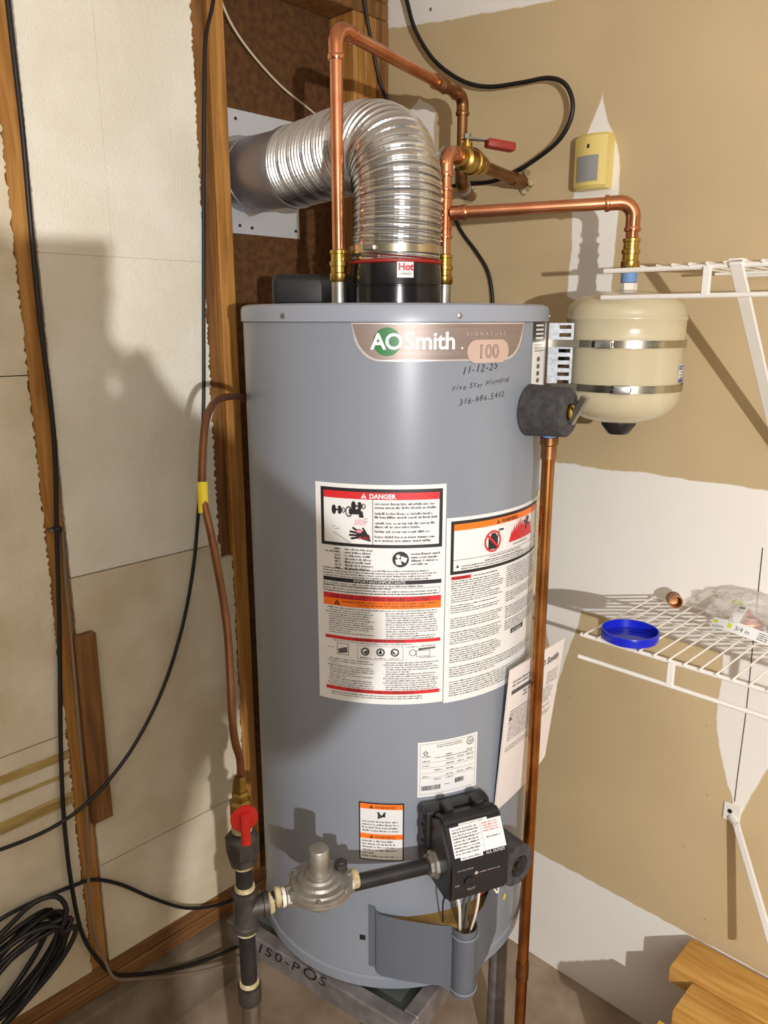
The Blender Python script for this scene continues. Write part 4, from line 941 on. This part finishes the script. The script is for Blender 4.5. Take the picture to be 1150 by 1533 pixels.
# ================================================================== INSTRUCTION BOOKLET in a clear sleeve
ul, ur, ll, lr = Vector((-0.7288, 1.0798, 1.0934)), Vector((-0.7327, 1.2665, 1.0978)), Vector((-0.7423, 1.0667, 0.8068)), Vector((-0.7536, 1.2462, 0.8135))
nb = (ur - ul).cross(ll - ul).normalized()
if nb.dot(-FW) < 0: nb = -nb
def book(u, v, l):      # u 0..1, v 0..1
    p = ul.lerp(ur, u).lerp(ll.lerp(lr, u), v); bow = 0.001 * math.sin(math.pi * u)
    return p + nb * (bow + l)
def booklet(bm):
    n, q = 12, 14; lay = []
    for th in (0.0, -0.003):
        g_ = [[bm.verts.new(book(i / n, j / q * (1.0 - 0.10 * (i / n) ** 3), th)) for i in range(n + 1)] for j in range(q + 1)]; lay.append(g_)
    a, b = lay
    for g_ in lay:
        for j in range(q):
            for i in range(n): bm.faces.new((g_[j][i], g_[j][i + 1], g_[j + 1][i + 1], g_[j + 1][i]))
    rim = [(0, i) for i in range(n)] + [(j, n) for j in range(q)] + [(q, n - i) for i in range(n)] + [(q - j, 0) for j in range(q)]
    for p, r in zip(rim, rim[1:] + rim[:1]): bm.faces.new((a[p[0]][p[1]], a[r[0]][r[1]], b[r[0]][r[1]], b[p[0]][p[1]]))
BK = thing('instruction_booklet', ll, 'white printed instruction booklet hanging between heater and copper relief pipe', 'booklet')
mk('pages', 'paper2', BK, booklet, 40)
Wb, Hb = (ur - ul).length, (ll - ul).length
sh = Sheet(lambda u, v, l: book(u / Wb, v / Hb, 0.0006 + l), 0.01)
sh.small(0.010, 0.024, Wb * 0.55, 0.042, 0.0075, k='print_g', h=0.6); sh.rect(0.010, 0.044, Wb * 0.60, 0.052, 'print_g', 1)
sh.small(0.05, 0.056, Wb * 0.55, 0.07, 0.007, k='print_g'); tri(sh, 0.016, 0.096, 0.009, 'print_g'); sh.small(0.012, 0.085, Wb * 0.9, 0.150, 0.0058, k='print_g', h=0.45); sh.small(0.010, 0.158, Wb * 0.55, 0.172, 0.006, k='print_g', h=0.45)
sh.text('AO Smith', Wb * 0.50, 0.034, 0.019, 'print_g', 1, bold=0.0004); sh.small(Wb * 0.72, 0.055, Wb * 0.96, 0.082, 0.0055, k='print_g', h=0.45)
sh.build('booklet_print', BK)

# ================================================================== MOTION SENSOR
so = Vector((-0.905, YW, 2.018)); MS = thing('motion_sensor', (so.x, YW, 1.965), 'yellowed ivory motion sensor on the drywall above the copper pipe', 'sensor')
def sens(bm):
    n = 10; sec = []
    for z in (-0.053, -0.047, 0.047, 0.053):
        ins = 0.006 if abs(z) > 0.05 else 0.0
        row = [(-0.037 + ins * .4, 0.0), (-0.037 + ins * .4, 0.030 - ins)] + [(-0.037 + 0.074 * i / n, 0.030 + 0.012 * math.sin(math.pi * i / n) - ins) for i in range(1, n)] + [(0.037 - ins * .4, 0.030 - ins), (0.037 - ins * .4, 0.0)]
        sec.append([bm.verts.new((so.x + x, YW - 0.0005 - y, so.z + z)) for x, y in row])
    for a, b in zip(sec, sec[1:]):
        for i in range(len(a) - 1): bm.faces.new((a[i], a[i + 1], b[i + 1], b[i]))
        bm.faces.new((a[-1], a[0], b[0], b[-1]))
    bm.faces.new(sec[0]); bm.faces.new(sec[-1])
mk('sensor_case', 'sensor', MS, sens, 35)
def slens(bm):
    n = 8; rows = []
    for z in (-0.040, 0.010):
        rows.append([bm.verts.new((so.x - 0.024 + 0.048 * i / n, YW - 0.0345 - 0.0105 * math.sin(math.pi * (0.175 + 0.65 * i / n)), so.z + z)) for i in range(n + 1)])
    for i in range(n): bm.faces.new((rows[0][i], rows[0][i + 1], rows[1][i + 1], rows[1][i]))
    bmesh.ops.solidify(bm, geom=bm.faces[:], thickness=0.004)
mk('sensor_lens', 'lens', MS, slens, 35, 'grey white lens window')
mk_box('sensor_eye', 'black', MS, so.x - 0.003, so.x + 0.003, YW - 0.0435, YW - 0.038, so.z + 0.024, so.z + 0.032, 0.001)

# ================================================================== WIRE SHELVES
rnds = random.Random(2)
def shelf(zs, x0, x1, label, notch, brace):
    yb, yf = YW - 0.010, 1.278; T_ = thing('wire_shelf', (x0, yb, zs), label, 'shelf')
    def rail(nm, y, z, r=0.0034, xa=x0, xb=x1): return mk_cyl(nm, 'shelf', T_, (xa, y, z), (xb, y, z), r, 10)
    rail('back_rail', yb, zs - 0.003, xa=notch or x0); rail('middle_rail', (yb + yf) / 2 + 0.03, zs - 0.0045, 0.0028, xa=notch or x0); rail('front_rail', yf, zs - 0.002, 0.0042); rail('lip_rail', yf - 0.004, zs - 0.046, 0.0042)
    ws = None; x = x0 + 0.012
    while x < x1:
        cut = notch and x < notch
        if cut:
            if rnds.random() < 0.9: mk_tube('wire', 'shelf', T_, [(x, yf + 0.045, zs + 0.002), (x, yf + 0.02, zs + 0.002), (x, yf - 0.002, zs + 0.0035)], 0.0019, 6, 3)
        else:
            if ws is None: ws = mk_tube('wire', 'shelf', T_, [(x, yb - 0.002, zs + 0.0018), (x, (yf + yb) / 2, zs + 0.0018), (x, yf + 0.004, zs + 0.0038), (x, yf - 0.0035, zs + 0.001)], 0.0019, 6, 4); wx = x
            else: inst(ws, 'wire', (x - wx, 0, 0), T_)
        x += 0.0278
    for xp in brace['posts']:
        mk_box('lip_post', 'shelf', T_, xp - 0.006, xp + 0.006, yf - 0.0085, yf - 0.0005, zs - 0.046, zs - 0.002, 0.001)
    if 'x' in brace:
        xb_ = brace['x']; a = Vector((xb_, yf - 0.010, zs + 0.002)); b = Vector((xb_, YW - 0.006, zs - brace['drop'])); d = (b - a).normalized(); sd = Vector((1, 0, 0))
        mk_box('brace', 'shelf', T_, 0, (b - a).length, -0.0105, 0.0105, -0.003, 0.003, 0.0015, 1, frame(a, d, sd, d.cross(sd)))
        mk_box('brace_clip', 'shelf', T_, xb_ - 0.011, xb_ + 0.011, yf - 0.0135, yf + 0.006, zs + 0.0045, zs + 0.0075, 0.0008)
    return T_
shelf(1.783, -0.705, 0.05, 'white wire shelf running over the cream expansion tank', -0.585, {'posts': (-0.5245, -0.26), 'x': -0.480, 'drop': 0.325})
shelf(1.112, -0.705, 0.05, 'white wire shelf holding a blue lid and plastic bag', None, {'posts': (-0.522, -0.26), 'x': -0.18, 'drop': 0.30})
# loose brace left hanging on its wall screw
w0 = Vector((-0.4873, 1.5780, 0.6806)); w1 = Vector((-0.2921, 1.3800, 0.4808)); LB = thing('loose_shelf_brace', w0, 'loose white shelf brace hanging on one screw above the lumber', 'shelf brace')
d = (w1 - w0).normalized(); sd = d.cross(Vector((0, -1, 0.3))).normalized()
mk_box('brace_bar', 'shelf', LB, 0.03, (w1 - w0).length, -0.007, 0.007, -0.004, 0.004, 0.0015, 1, frame(w0, d, sd, d.cross(sd)))
mk_box('brace_foot', 'shelf', LB, w0.x - 0.018, w0.x + 0.018, YW - 0.004, YW - 0.001, w0.z - 0.030, w0.z + 0.012, 0.0012, 1)
bm = bmesh.new(); q0 = w0 + Vector((0, 0.002, -0.02)); q1 = w0 + d * 0.04
sweep(bm, [q0, q0.lerp(q1, .5), q1], [0.008, 0.007, 0.006], 8); finish('brace_bend', bm, 'shelf', LB, 40)
mk_lathe('wall_screw', 'iron', LB, (w0.x - 0.004, YW - 0.0039, w0.z - 0.006), (0, -1, 0), [(0, 0.005), (0.002, 0.0045)], 10)

# ================================================================== THINGS ON THE LOWER SHELF
zs = 1.112 + 0.0038
lc = Vector((-0.6200, 1.3071, 1.1240))
mk_ = mk_lathe('jar_lid', 'bluelid', None, (lc.x, lc.y, zs + 0.0016), UP, [(0, 0.0475), (0.002, 0.0515), (0.017, 0.0530), (0.0185, 0.0522), (0.0185, 0.0500), (0.0045, 0.0480), (0.0035, 0.030), (0.0040, 0.0290), (0.0045, 0.001)], 64, 35)
tag(mk_, 'round blue plastic lid lying open side up on the wire shelf', 'lid')
cf = Vector((-0.6342, 1.5309, 1.1300)); cdv = Vector((0.55, -0.80, 0.05)).normalized()
CFt = mk('copper_coupling', 'copper_t', None, lambda bm: lathe(bm, Vector((cf.x, cf.y, zs + 0.0150)) - cdv * 0.018, cdv, [(0.004, 0.009), (0, 0.0105), (0, 0.0125), (0.004, 0.0148), (0.008, 0.0135), (0.018, 0.0130), (0.026, 0.0140), (0.030, 0.0150), (0.034, 0.0140), (0.034, 0.0118), (0.010, 0.0112), (0.009, 0.001)], 28), 40)
tag(CFt, 'small copper pipe coupling on the shelf behind the blue lid', 'pipe fitting')
# clear plastic bag of fittings, crumpled
bc = Vector((-0.4838, 1.5174, 1.1350)); PB = thing('plastic_bag', (bc.x, bc.y, zs), 'crumpled clear plastic bag with printed label on the wire shelf', 'bag')
def bag(bm):
    bmesh.ops.create_icosphere(bm, subdivisions=5, radius=1.0)
    for v in bm.verts:
        p = v.co.copy(); n = mnoise.noise(p * 2.3) * 0.22 - abs(mnoise.noise(p * 5.0)) * 0.22 - abs(mnoise.noise(p * 12.0)) * 0.12
        q = p * (1 + n); q = Vector((q.x * 0.096, q.y * 0.062, q.z * 0.040)); q.z = max(q.z, -0.030)
        v.co = bc + Vector((0.016, 0.005, 0.016)) + q
        if v.co.y > YW - 0.016: v.co.y = YW - 0.016 + 0.014 * math.tanh((v.co.y - YW + 0.016) / 0.014)
    zmin = min(v.co.z for v in bm.verts)
    for v in bm.verts: v.co.z += zs - zmin
mk('bag_film', 'film', PB, bag, 60)
def flap(bm):
    n, q = 16, 12; o = Vector((-0.6262, 1.6564, 1.1220)); g_ = []
    for j in range(q + 1):
        row = []
        for i in range(n + 1):
            u, v = i / n, j / q; w = (0.15 - 0.07 * v) ; x = (u - 0.55) * w - 0.02 * v; z = v * (0.075 + 0.018 * math.sin(u * 5)); y = 0.05 * v + 0.012 * mnoise.noise(Vector((u * 5, v * 5, 3))) + 0.01 * math.sin(u * 9 + v * 5)
            row.append(bm.verts.new(o + Vector((x, y, z))))
        g_.append(row)
    for j in range(q):
        for i in range(n): bm.faces.new((g_[j][i], g_[j][i + 1], g_[j + 1][i + 1], g_[j + 1][i]))
    bmesh.ops.solidify(bm, geom=bm.faces[:], thickness=0.0003)
mk('bag_flap', 'film2', PB, flap, 60)
# printed label draped over the front of the bag
lo, lu, lvv = Vector((bc.x - 0.046, bc.y - 0.066, zs + 0.008)), Vector((1, -0.05, 0.0)).normalized(), Vector((0.12, 0.75, 0.66)).normalized()
sh = Sheet(lambda u, v, l: lo + lu * u + lvv * (0.062 - v) + lu.cross(lvv) * (0.006 * math.sin(u * 40) + l + 0.004 * math.sin(v * 60)), 0.006)
sh.rect(0, 0.040, 0.118, 0.062, 'paper', 0, 0.006); sh.rect(0.030, 0.0, 0.050, 0.040, 'paper', 0, 0.006); sh.rect(0.034, 0.004, 0.046, 0.010, 'print', 1); sh.text('HC', 0.035, 0.020, 0.010, 'print', 1)
sh.rect(0.002, 0.044, 0.012, 0.050, 'lime', 1); sh.rect(0.032, 0.046, 0.040, 0.055, 'lime', 1); sh.text('3/4 in', 0.046, 0.056, 0.012, 'print', 1); sh.small(0.004, 0.054, 0.028, 0.061, 0.003); sh.small(0.088, 0.044, 0.115, 0.060, 0.004)
sh.build('bag_label', PB, 'white printed paper label')
sh = Sheet(lambda u, v, l: Vector((bc.x - 0.028 + u, bc.y - 0.010 - v * 0.6, zs + 0.052 - v * 0.4 + 0.002 * math.sin(u * 160) + l)), 0.004)
sh.rect(0, 0, 0.026, 0.008, 'lime', 0, 0.004); sh.build('bag_stripe', PB)
for dx, dy, a in ((0.000, -0.022, 0.4), (0.040, -0.004, 1.3), (-0.022, 0.012, 2.2)):
    e = Vector((math.cos(a), math.sin(a), 0.1))
    mk_lathe('bagged_fitting', 'copper', PB, Vector((bc.x + 0.02 + dx, bc.y + dy, zs + 0.0165)) - e * 0.016, e, [(0, 0.010), (0, 0.0130), (0.004, 0.0142), (0.008, 0.0128), (0.028, 0.0128), (0.032, 0.0140), (0.032, 0.010)], 18)

# ================================================================== LUMBER by the wall
a_ = Vector((-0.5432, 1.5650, 0.3305))
lz = a_.z
def board(x0, y0, y1, z0, z1, m, label, groove=False, rot=0.0, x1=0.35, tilt=0.0):
    bm = bmesh.new(); box(bm, 0, x1 - x0, 0, y1 - y0, 0, z1 - z0, 0.003, 2)
    if groove:
        n = 7
        for i in range(n):
            yy = (y1 - y0) * (i + 0.5) / n; box(bm, 0.001, x1 - x0 - 0.001, yy - (y1 - y0) * 0.30 / n, yy + (y1 - y0) * 0.30 / n, z1 - z0 - 0.002, z1 - z0 + 0.004, 0.001)
    mt = Matrix.Translation((x0, y0, z0)) @ Matrix.Rotation(rot, 4, 'Z') @ Matrix.Rotation(tilt, 4, 'Y')
    for v in bm.verts: v.co = mt @ v.co
    return tag(finish('lumber_board', bm, m, None, 30), label, 'board', 'lumber stack by the wall')
X0 = a_.x
board(X0 + 0.006, 1.452, 1.566, lz - 0.038, lz, 'lumber', 'knotty yellow pine board topmost in the lumber stack against drywall')
board(X0 + 0.058, 1.352, 1.449, lz - 0.040, lz - 0.002, 'lumber', 'smooth yellow pine board lying beside the topmost lumber board')
board(X0 + 0.036, 1.205, 1.348, lz - 0.078, lz - 0.040, 'lumber2', 'grooved yellow deck board at the outer edge of the lumber stack', True)
board(X0 + 0.055, 1.355, 1.572, lz - 0.0790, lz - 0.0405, 'lumber', 'wide pine board just under the two uppermost lumber boards')
for i, (y0, y1) in enumerate(((1.210, 1.345), (1.356, 1.458), (1.466, 1.570))):
    board(X0 + 0.070 + 0.012 * i, y0, y1, 0.001, lz - 0.0825, 'lumber', ('pine timber on the floor under the grooved deck board', 'pine timber on the floor under the smooth pine board', 'pine timber on the floor against the drywall')[i])

# ================================================================== CABLES
rb = 0.0042
cable('black_cable', [(-1.4970, 0.6310, 2.2560), (-1.4970, 0.6319, 2.1654), (-1.4970, 0.6339, 2.0182), (-1.4970, 0.6312, 1.8509), (-1.4970, 0.6309, 1.6982), (-1.4950, 0.6341, 1.5183), (-1.4950, 0.6307, 1.4214), (-1.4950, 0.6199, 1.2892), (-1.4925, 0.6034, 1.0835), (-1.4925, 0.5815, 0.8381), (-1.4885, 0.5702, 0.6722), (-1.4865, 0.5706, 0.5085), (-1.4855, 0.5819, 0.3819), (-1.4820, 0.6124, 0.2926), (-1.4700, 0.6438, 0.2440), (-1.4620, 0.7441, 0.1864), (-1.4550, 0.8485, 0.1478), (-1.4400, 0.9622, 0.1313)], 0.0048, 'cable', 'thick black cable stapled down the stud and along the sill')
cable('grey_tube', [(-1.5055, 0.6362, 1.2977), (-1.5000, 0.6296, 1.1745), (-1.4910, 0.6255, 1.0626), (-1.4780, 0.6168, 0.8446), (-1.4780, 0.6148, 0.6545), (-1.4800, 0.6035, 0.4927), (-1.4740, 0.6020, 0.3935), (-1.4640, 0.6168, 0.3015), (-1.4550, 0.6304, 0.2546), (-1.4500, 0.6713, 0.2253), (-1.4400, 0.8014, 0.1552), (-1.4300, 0.9529, 0.0926)], 0.0036, 'gcable', 'thin greyish tube running down beside the stud to the sill')
cl = thing('cable_clip', (-1.5050, 0.6251, 1.2972), 'small black clip holding the cable on the stud', 'clip'); q = Vector((-1.4950, 0.6210, 1.2999))
mk_box('clip_saddle', 'black', cl, q.x - 0.007, q.x + 0.0075, q.y - 0.008, q.y + 0.008, q.z - 0.005, q.z + 0.005, 0.002, 2); mk_box('clip_nail', 'steel', cl, -1.509, -1.488, q.y - 0.014, q.y - 0.009, q.z - 0.0025, q.z + 0.0025, 0.001)
cable('black_cable', [(-1.5000, 1.0574, 2.3590), (-1.5000, 1.0486, 2.3205), (-1.5000, 1.0285, 2.2549), (-1.5000, 1.0180, 2.1410), (-1.5000, 1.0037, 1.9451), (-1.4980, 0.9865, 1.6979), (-1.4960, 0.9740, 1.5254), (-1.4940, 0.9589, 1.3926), (-1.4900, 0.9370, 1.2583), (-1.4850, 0.9118, 1.1387), (-1.4800, 0.8682, 1.0073), (-1.4750, 0.8051, 0.8833), (-1.4700, 0.7205, 0.7800), (-1.4660, 0.6279, 0.7138), (-1.4640, 0.5383, 0.6881), (-1.4620, 0.4324, 0.6932), (-1.4620, 0.3388, 0.7156)], 0.0040, 'cable', 'black cable hanging from the second stud and sagging across foam')
cable('white_wire', [(-1.5450, 1.0907, 2.4039), (-1.5500, 1.1065, 2.3595), (-1.5600, 1.1438, 2.3172), (-1.5700, 1.2031, 2.2767), (-1.5800, 1.2859, 2.2342), (-1.5850, 1.3715, 2.2025), (-1.5900, 1.4410, 2.1786)], 0.0026, 'wcable', 'thin white wire drooping in front of the brown fibreboard', 'wire')
cable('black_cable', [(-1.4950, 1.4685, 2.4798), (-1.4950, 1.4947, 2.3872), (-1.4940, 1.5257, 2.2909), (-1.4900, 1.5599, 2.2208), (-1.4800, 1.5716, 2.1747), (-1.3685, 1.5720, 2.0513), (-1.3114, 1.5775, 1.9842), (-1.2629, 1.5770, 1.9108), (-1.2140, 1.5740, 1.8615), (-1.1771, 1.5750, 1.8139), (-1.1612, 1.5750, 1.7597), (-1.1567, 1.5750, 1.6977)], 0.0042, 'cable', 'black cable passing behind the duct and down the drywall')
cable('black_cable', [(-1.4414, 1.5500, 2.4877), (-1.4215, 1.5500, 2.4404), (-1.3928, 1.5500, 2.3699), (-1.3329, 1.5500, 2.2932), (-1.2511, 1.5500, 2.2351), (-1.1739, 1.5500, 2.2071), (-1.0826, 1.5480, 2.1980), (-1.0139, 1.5460, 2.1938), (-0.9726, 1.5460, 2.1759), (-0.9526, 1.5480, 2.1412), (-0.9561, 1.5500, 2.1041), (-0.9856, 1.5520, 2.0674), (-1.0445, 1.5550, 2.0384), (-1.0971, 1.5560, 2.0203), (-1.1611, 1.5560, 2.0079), (-1.2492, 1.5560, 2.0117), (-1.3126, 1.5580, 2.0052)], 0.0050, 'cable', 'black cable looping in a wide arc across the drywall')
cable('black_cable', [(-1.4900, 0.3970, 0.5158), (-1.4900, 0.4498, 0.5223), (-1.4985, 0.5210, 0.5112), (-1.5005, 0.5720, 0.5030), (-1.5005, 0.6241, 0.4912), (-1.4980, 0.6827, 0.4460), (-1.4880, 0.7558, 0.3700), (-1.4880, 0.8321, 0.2968), (-1.4860, 0.9055, 0.2565), (-1.4800, 0.9717, 0.2396), (-1.4700, 1.0110, 0.2400)], 0.0042, 'cable', 'black cable running low across foam towards the gas riser')
# coil hung in the lower corner of the stud wall: every turn lies a little differently
R = random.Random(9)
coil = []
cc0 = Vector((-1.4550, 0.4060, 0.3912))
e1 = (Vector((-1.4550, 0.5338, 0.4744)) - cc0); e2 = Vector((0, -e1.z, e1.y)).normalized() * 0.062; e2.x = 0
e1 = Vector((0, e1.y, e1.z))
for k in range(10):
    ra, rb_ = R.uniform(0.86, 1.12), R.uniform(0.82, 1.2); off = Vector((0, R.uniform(-0.010, 0.010), R.uniform(-0.010, 0.010)))
    for i in range(20):
        a = 2 * math.pi * (i / 20 + 0.02 * math.sin(k))
        p = cc0 + off + e1 * ra * math.cos(a) + e2 * rb_ * math.sin(a); p.x = -1.490 + 0.0065 * k + 0.010 * math.sin(2 * a + k); coil.append(tuple(p))
coil += [(-1.4250, 0.5158, 0.4715), (-1.4300, 0.5333, 0.5113), (-1.4400, 0.5189, 0.5466), (-1.4500, 0.4770, 0.5502), (-1.4600, 0.4245, 0.5168), (-1.4600, 0.3707, 0.4894)]
cable('cable_coil', coil, 0.0054, 'cable', 'coil of black cable hanging at the foot of the stud wall', 'cable coil', seg=7, sub=3)

# ================================================================== PHOTOGRAPHER (behind the camera; the lamp throws this shadow on the foam)
def fr(f, r, z): p = FW * f + RT * r; return Vector((p.x, p.y, z))
nodes, edges = {}, []
def nd(n, p, rad, par=None):
    nodes[n] = (len(nodes), p, rad)
    if par: edges.append((nodes[par][0], nodes[n][0]))
nd('pelvis', fr(-0.50, 0.03, 0.96), (0.150, 0.150)); nd('belly', fr(-0.49, 0.035, 1.12), (0.155, 0.155), 'pelvis'); nd('chest', fr(-0.48, 0.04, 1.30), (0.155, 0.155), 'belly')
nd('collar', fr(-0.47, 0.035, 1.44), (0.115, 0.105), 'chest'); nd('neck', fr(-0.455, 0.03, 1.515), (0.056, 0.056), 'collar'); nd('jaw', fr(-0.425, 0.03, 1.575), (0.066, 0.078), 'neck'); nd('brow', fr(-0.425, 0.03, 1.655), (0.076, 0.092), 'jaw'); nd('crown', fr(-0.435, 0.03, 1.715), (0.058, 0.068), 'brow')
nd('nose', fr(-0.315, 0.03, 1.615), (0.012, 0.012), 'brow')
for sg, nm in ((1, 'r'), (-1, 'l')):
    nd('hip' + nm, fr(-0.50, 0.03 + sg * 0.095, 0.88), (0.095, 0.095), 'pelvis'); nd('knee' + nm, fr(-0.48, 0.03 + sg * 0.115, 0.49), (0.064, 0.064), 'hip' + nm); nd('ankle' + nm, fr(-0.52, 0.03 + sg * 0.125, 0.095), (0.044, 0.048), 'knee' + nm)
    nd('ball' + nm, fr(-0.40, 0.03 + sg * 0.14, 0.045), (0.044, 0.036), 'ankle' + nm); nd('toe' + nm, fr(-0.33, 0.03 + sg * 0.15, 0.034), (0.036, 0.028), 'ball' + nm)
nd('shr', fr(-0.46, 0.185, 1.425), (0.075, 0.075), 'collar'); nd('elr', fr(-0.20, 0.168, 1.432), (0.104, 0.104), 'shr'); nd('for', fr(-0.13, 0.105, 1.525), (0.058, 0.058), 'elr'); nd('wrr', fr(-0.062, 0.056, 1.585), (0.034, 0.032), 'for'); nd('pmr', fr(-0.030, 0.032, 1.615), (0.032, 0.022), 'wrr')
nd('shl', fr(-0.48, -0.215, 1.435), (0.066, 0.066), 'collar'); nd('ell', fr(-0.29, -0.055, 1.30), (0.066, 0.066), 'shl'); nd('fol', fr(-0.16, 0.030, 1.515), (0.074, 0.074), 'ell'); nd('wrl', fr(-0.085, 0.008, 1.580), (0.054, 0.052), 'fol'); nd('pml', fr(-0.040, -0.070, 1.575), (0.030, 0.022), 'wrl')
TL = FW * -math.sin(PITCH) * 0 + UP
for hand_, sg, ph in (('r', 1, 0.012), ('l', -1, -0.074)):
    pm = nodes['pm' + hand_][1]
    for i in range(4):
        bz = pm.z + 0.016 - 0.017 * i; ln = (0.9, 1.0, 0.94, 0.78)[i]
        k1 = fr(-0.004, ph + sg * 0.020, bz + 0.012); k2 = fr(0.004, ph + sg * 0.004, bz + 0.014); k3 = fr(0.004, ph - sg * (-0.012 + 0.016 * ln), bz + 0.014)
        nd('f%s%d1' % (hand_, i), fr(-0.018, ph + sg * 0.024, bz + 0.006), (0.010, 0.010), 'pm' + hand_); nd('f%s%d2' % (hand_, i), k1, (0.009, 0.009), 'f%s%d1' % (hand_, i)); nd('f%s%d3' % (hand_, i), k2, (0.0085, 0.0085), 'f%s%d2' % (hand_, i))
    nd('t%s1' % hand_, fr(-0.042, ph + sg * 0.010, pm.z + 0.022), (0.0115, 0.0115), 'pm' + hand_); nd('t%s2' % hand_, fr(-0.040, ph - sg * 0.010, pm.z + 0.046), (0.0105, 0.0105), 't%s1' % hand_)
me = bpy.data.meshes.new('body'); me.from_pydata([tuple(v[1]) for v in nodes.values()], edges, [])
tmp = bpy.data.objects.new('body', me); C.objects.link(tmp)
sk = tmp.modifiers.new('skin', 'SKIN'); sk.use_smooth_shade = True; sk.branch_smoothing = 0.4
for v, n in zip(me.skin_vertices[0].data, nodes.values()): k_ = 1.18 if 0.05 < min(n[2]) < 0.11 else 1.0; v.radius = (n[2][0] * k_, n[2][1] * k_); v.use_root = False
me.skin_vertices[0].data[0].use_root = True
tmp.modifiers.new('sub', 'SUBSURF').levels = 2
dg = bpy.context.evaluated_depsgraph_get(); bme = bpy.data.meshes.new_from_object(tmp.evaluated_get(dg)); bpy.data.objects.remove(tmp)
bme.name = 'body'; bme.materials.clear()
for k in ('shirt', 'trouser', 'skin', 'cable'): bme.materials.append(M[k])
wrist = [nodes['wrr'][1], nodes['wrl'][1]]
for p in bme.polygons:
    c_ = p.center; f_ = c_.dot(FW)
    p.material_index = 2 if (c_.z > 1.485 and c_.xy.length > 0.25 and f_ < -0.28) or f_ > -0.085 else (3 if c_.z < 0.10 else 1 if c_.z < 0.98 else 0)
PR = thing('person', fr(-0.48, 0.03, 0), 'person in work shirt holding up a phone to photograph the heater', 'person')
bo = bpy.data.objects.new('body', bme); link(bo, PR); WORLD['body'] = Matrix.Identity(4)
def hairf(bm):
    bmesh.ops.create_icosphere(bm, subdivisions=3, radius=1.0)
    o = fr(-0.445, 0.03, 1.668)
    for v in bm.verts:
        q = v.co; v.co = o + RT * q.x * 0.086 + FW * q.y * 0.098 + UP * q.z * 0.082
        if (v.co - o).dot(FW) > 0.045 and v.co.z < 1.70: v.co -= FW * 0.05
mk('hair', 'hair', PR, hairf, 60)
for sg in (1, -1):
    mk('eye', 'print', PR, lambda bm: bmesh.ops.create_icosphere(bm, subdivisions=2, radius=0.010, matrix=Matrix.Translation(fr(-0.342, 0.03 + sg * 0.030, 1.640))), 60)
    mk('ear', 'skin', PR, lambda bm: bmesh.ops.create_icosphere(bm, subdivisions=2, radius=0.022, matrix=Matrix.Translation(fr(-0.430, 0.03 + sg * 0.078, 1.625))), 60)
PHm = Matrix.Translation(EYE) @ cam.rotation_euler.to_matrix().to_4x4()
PH = tag(mk_box('phone', 'black_gloss', None, -0.072, 0.008, -0.108, 0.050, 0.012, 0.021, 0.004, 3, PHm), 'black mobile phone held up by the person taking the picture', 'phone')
mk_lathe('lens_ring', 'dkgrey', PH, PHm @ Vector((0, 0, 0.0121)), PHm.to_3x3() @ Vector((0, 0, 1)) * -1, [(0, 0.009), (0.002, 0.009), (0.0022, 0.006)], 20)
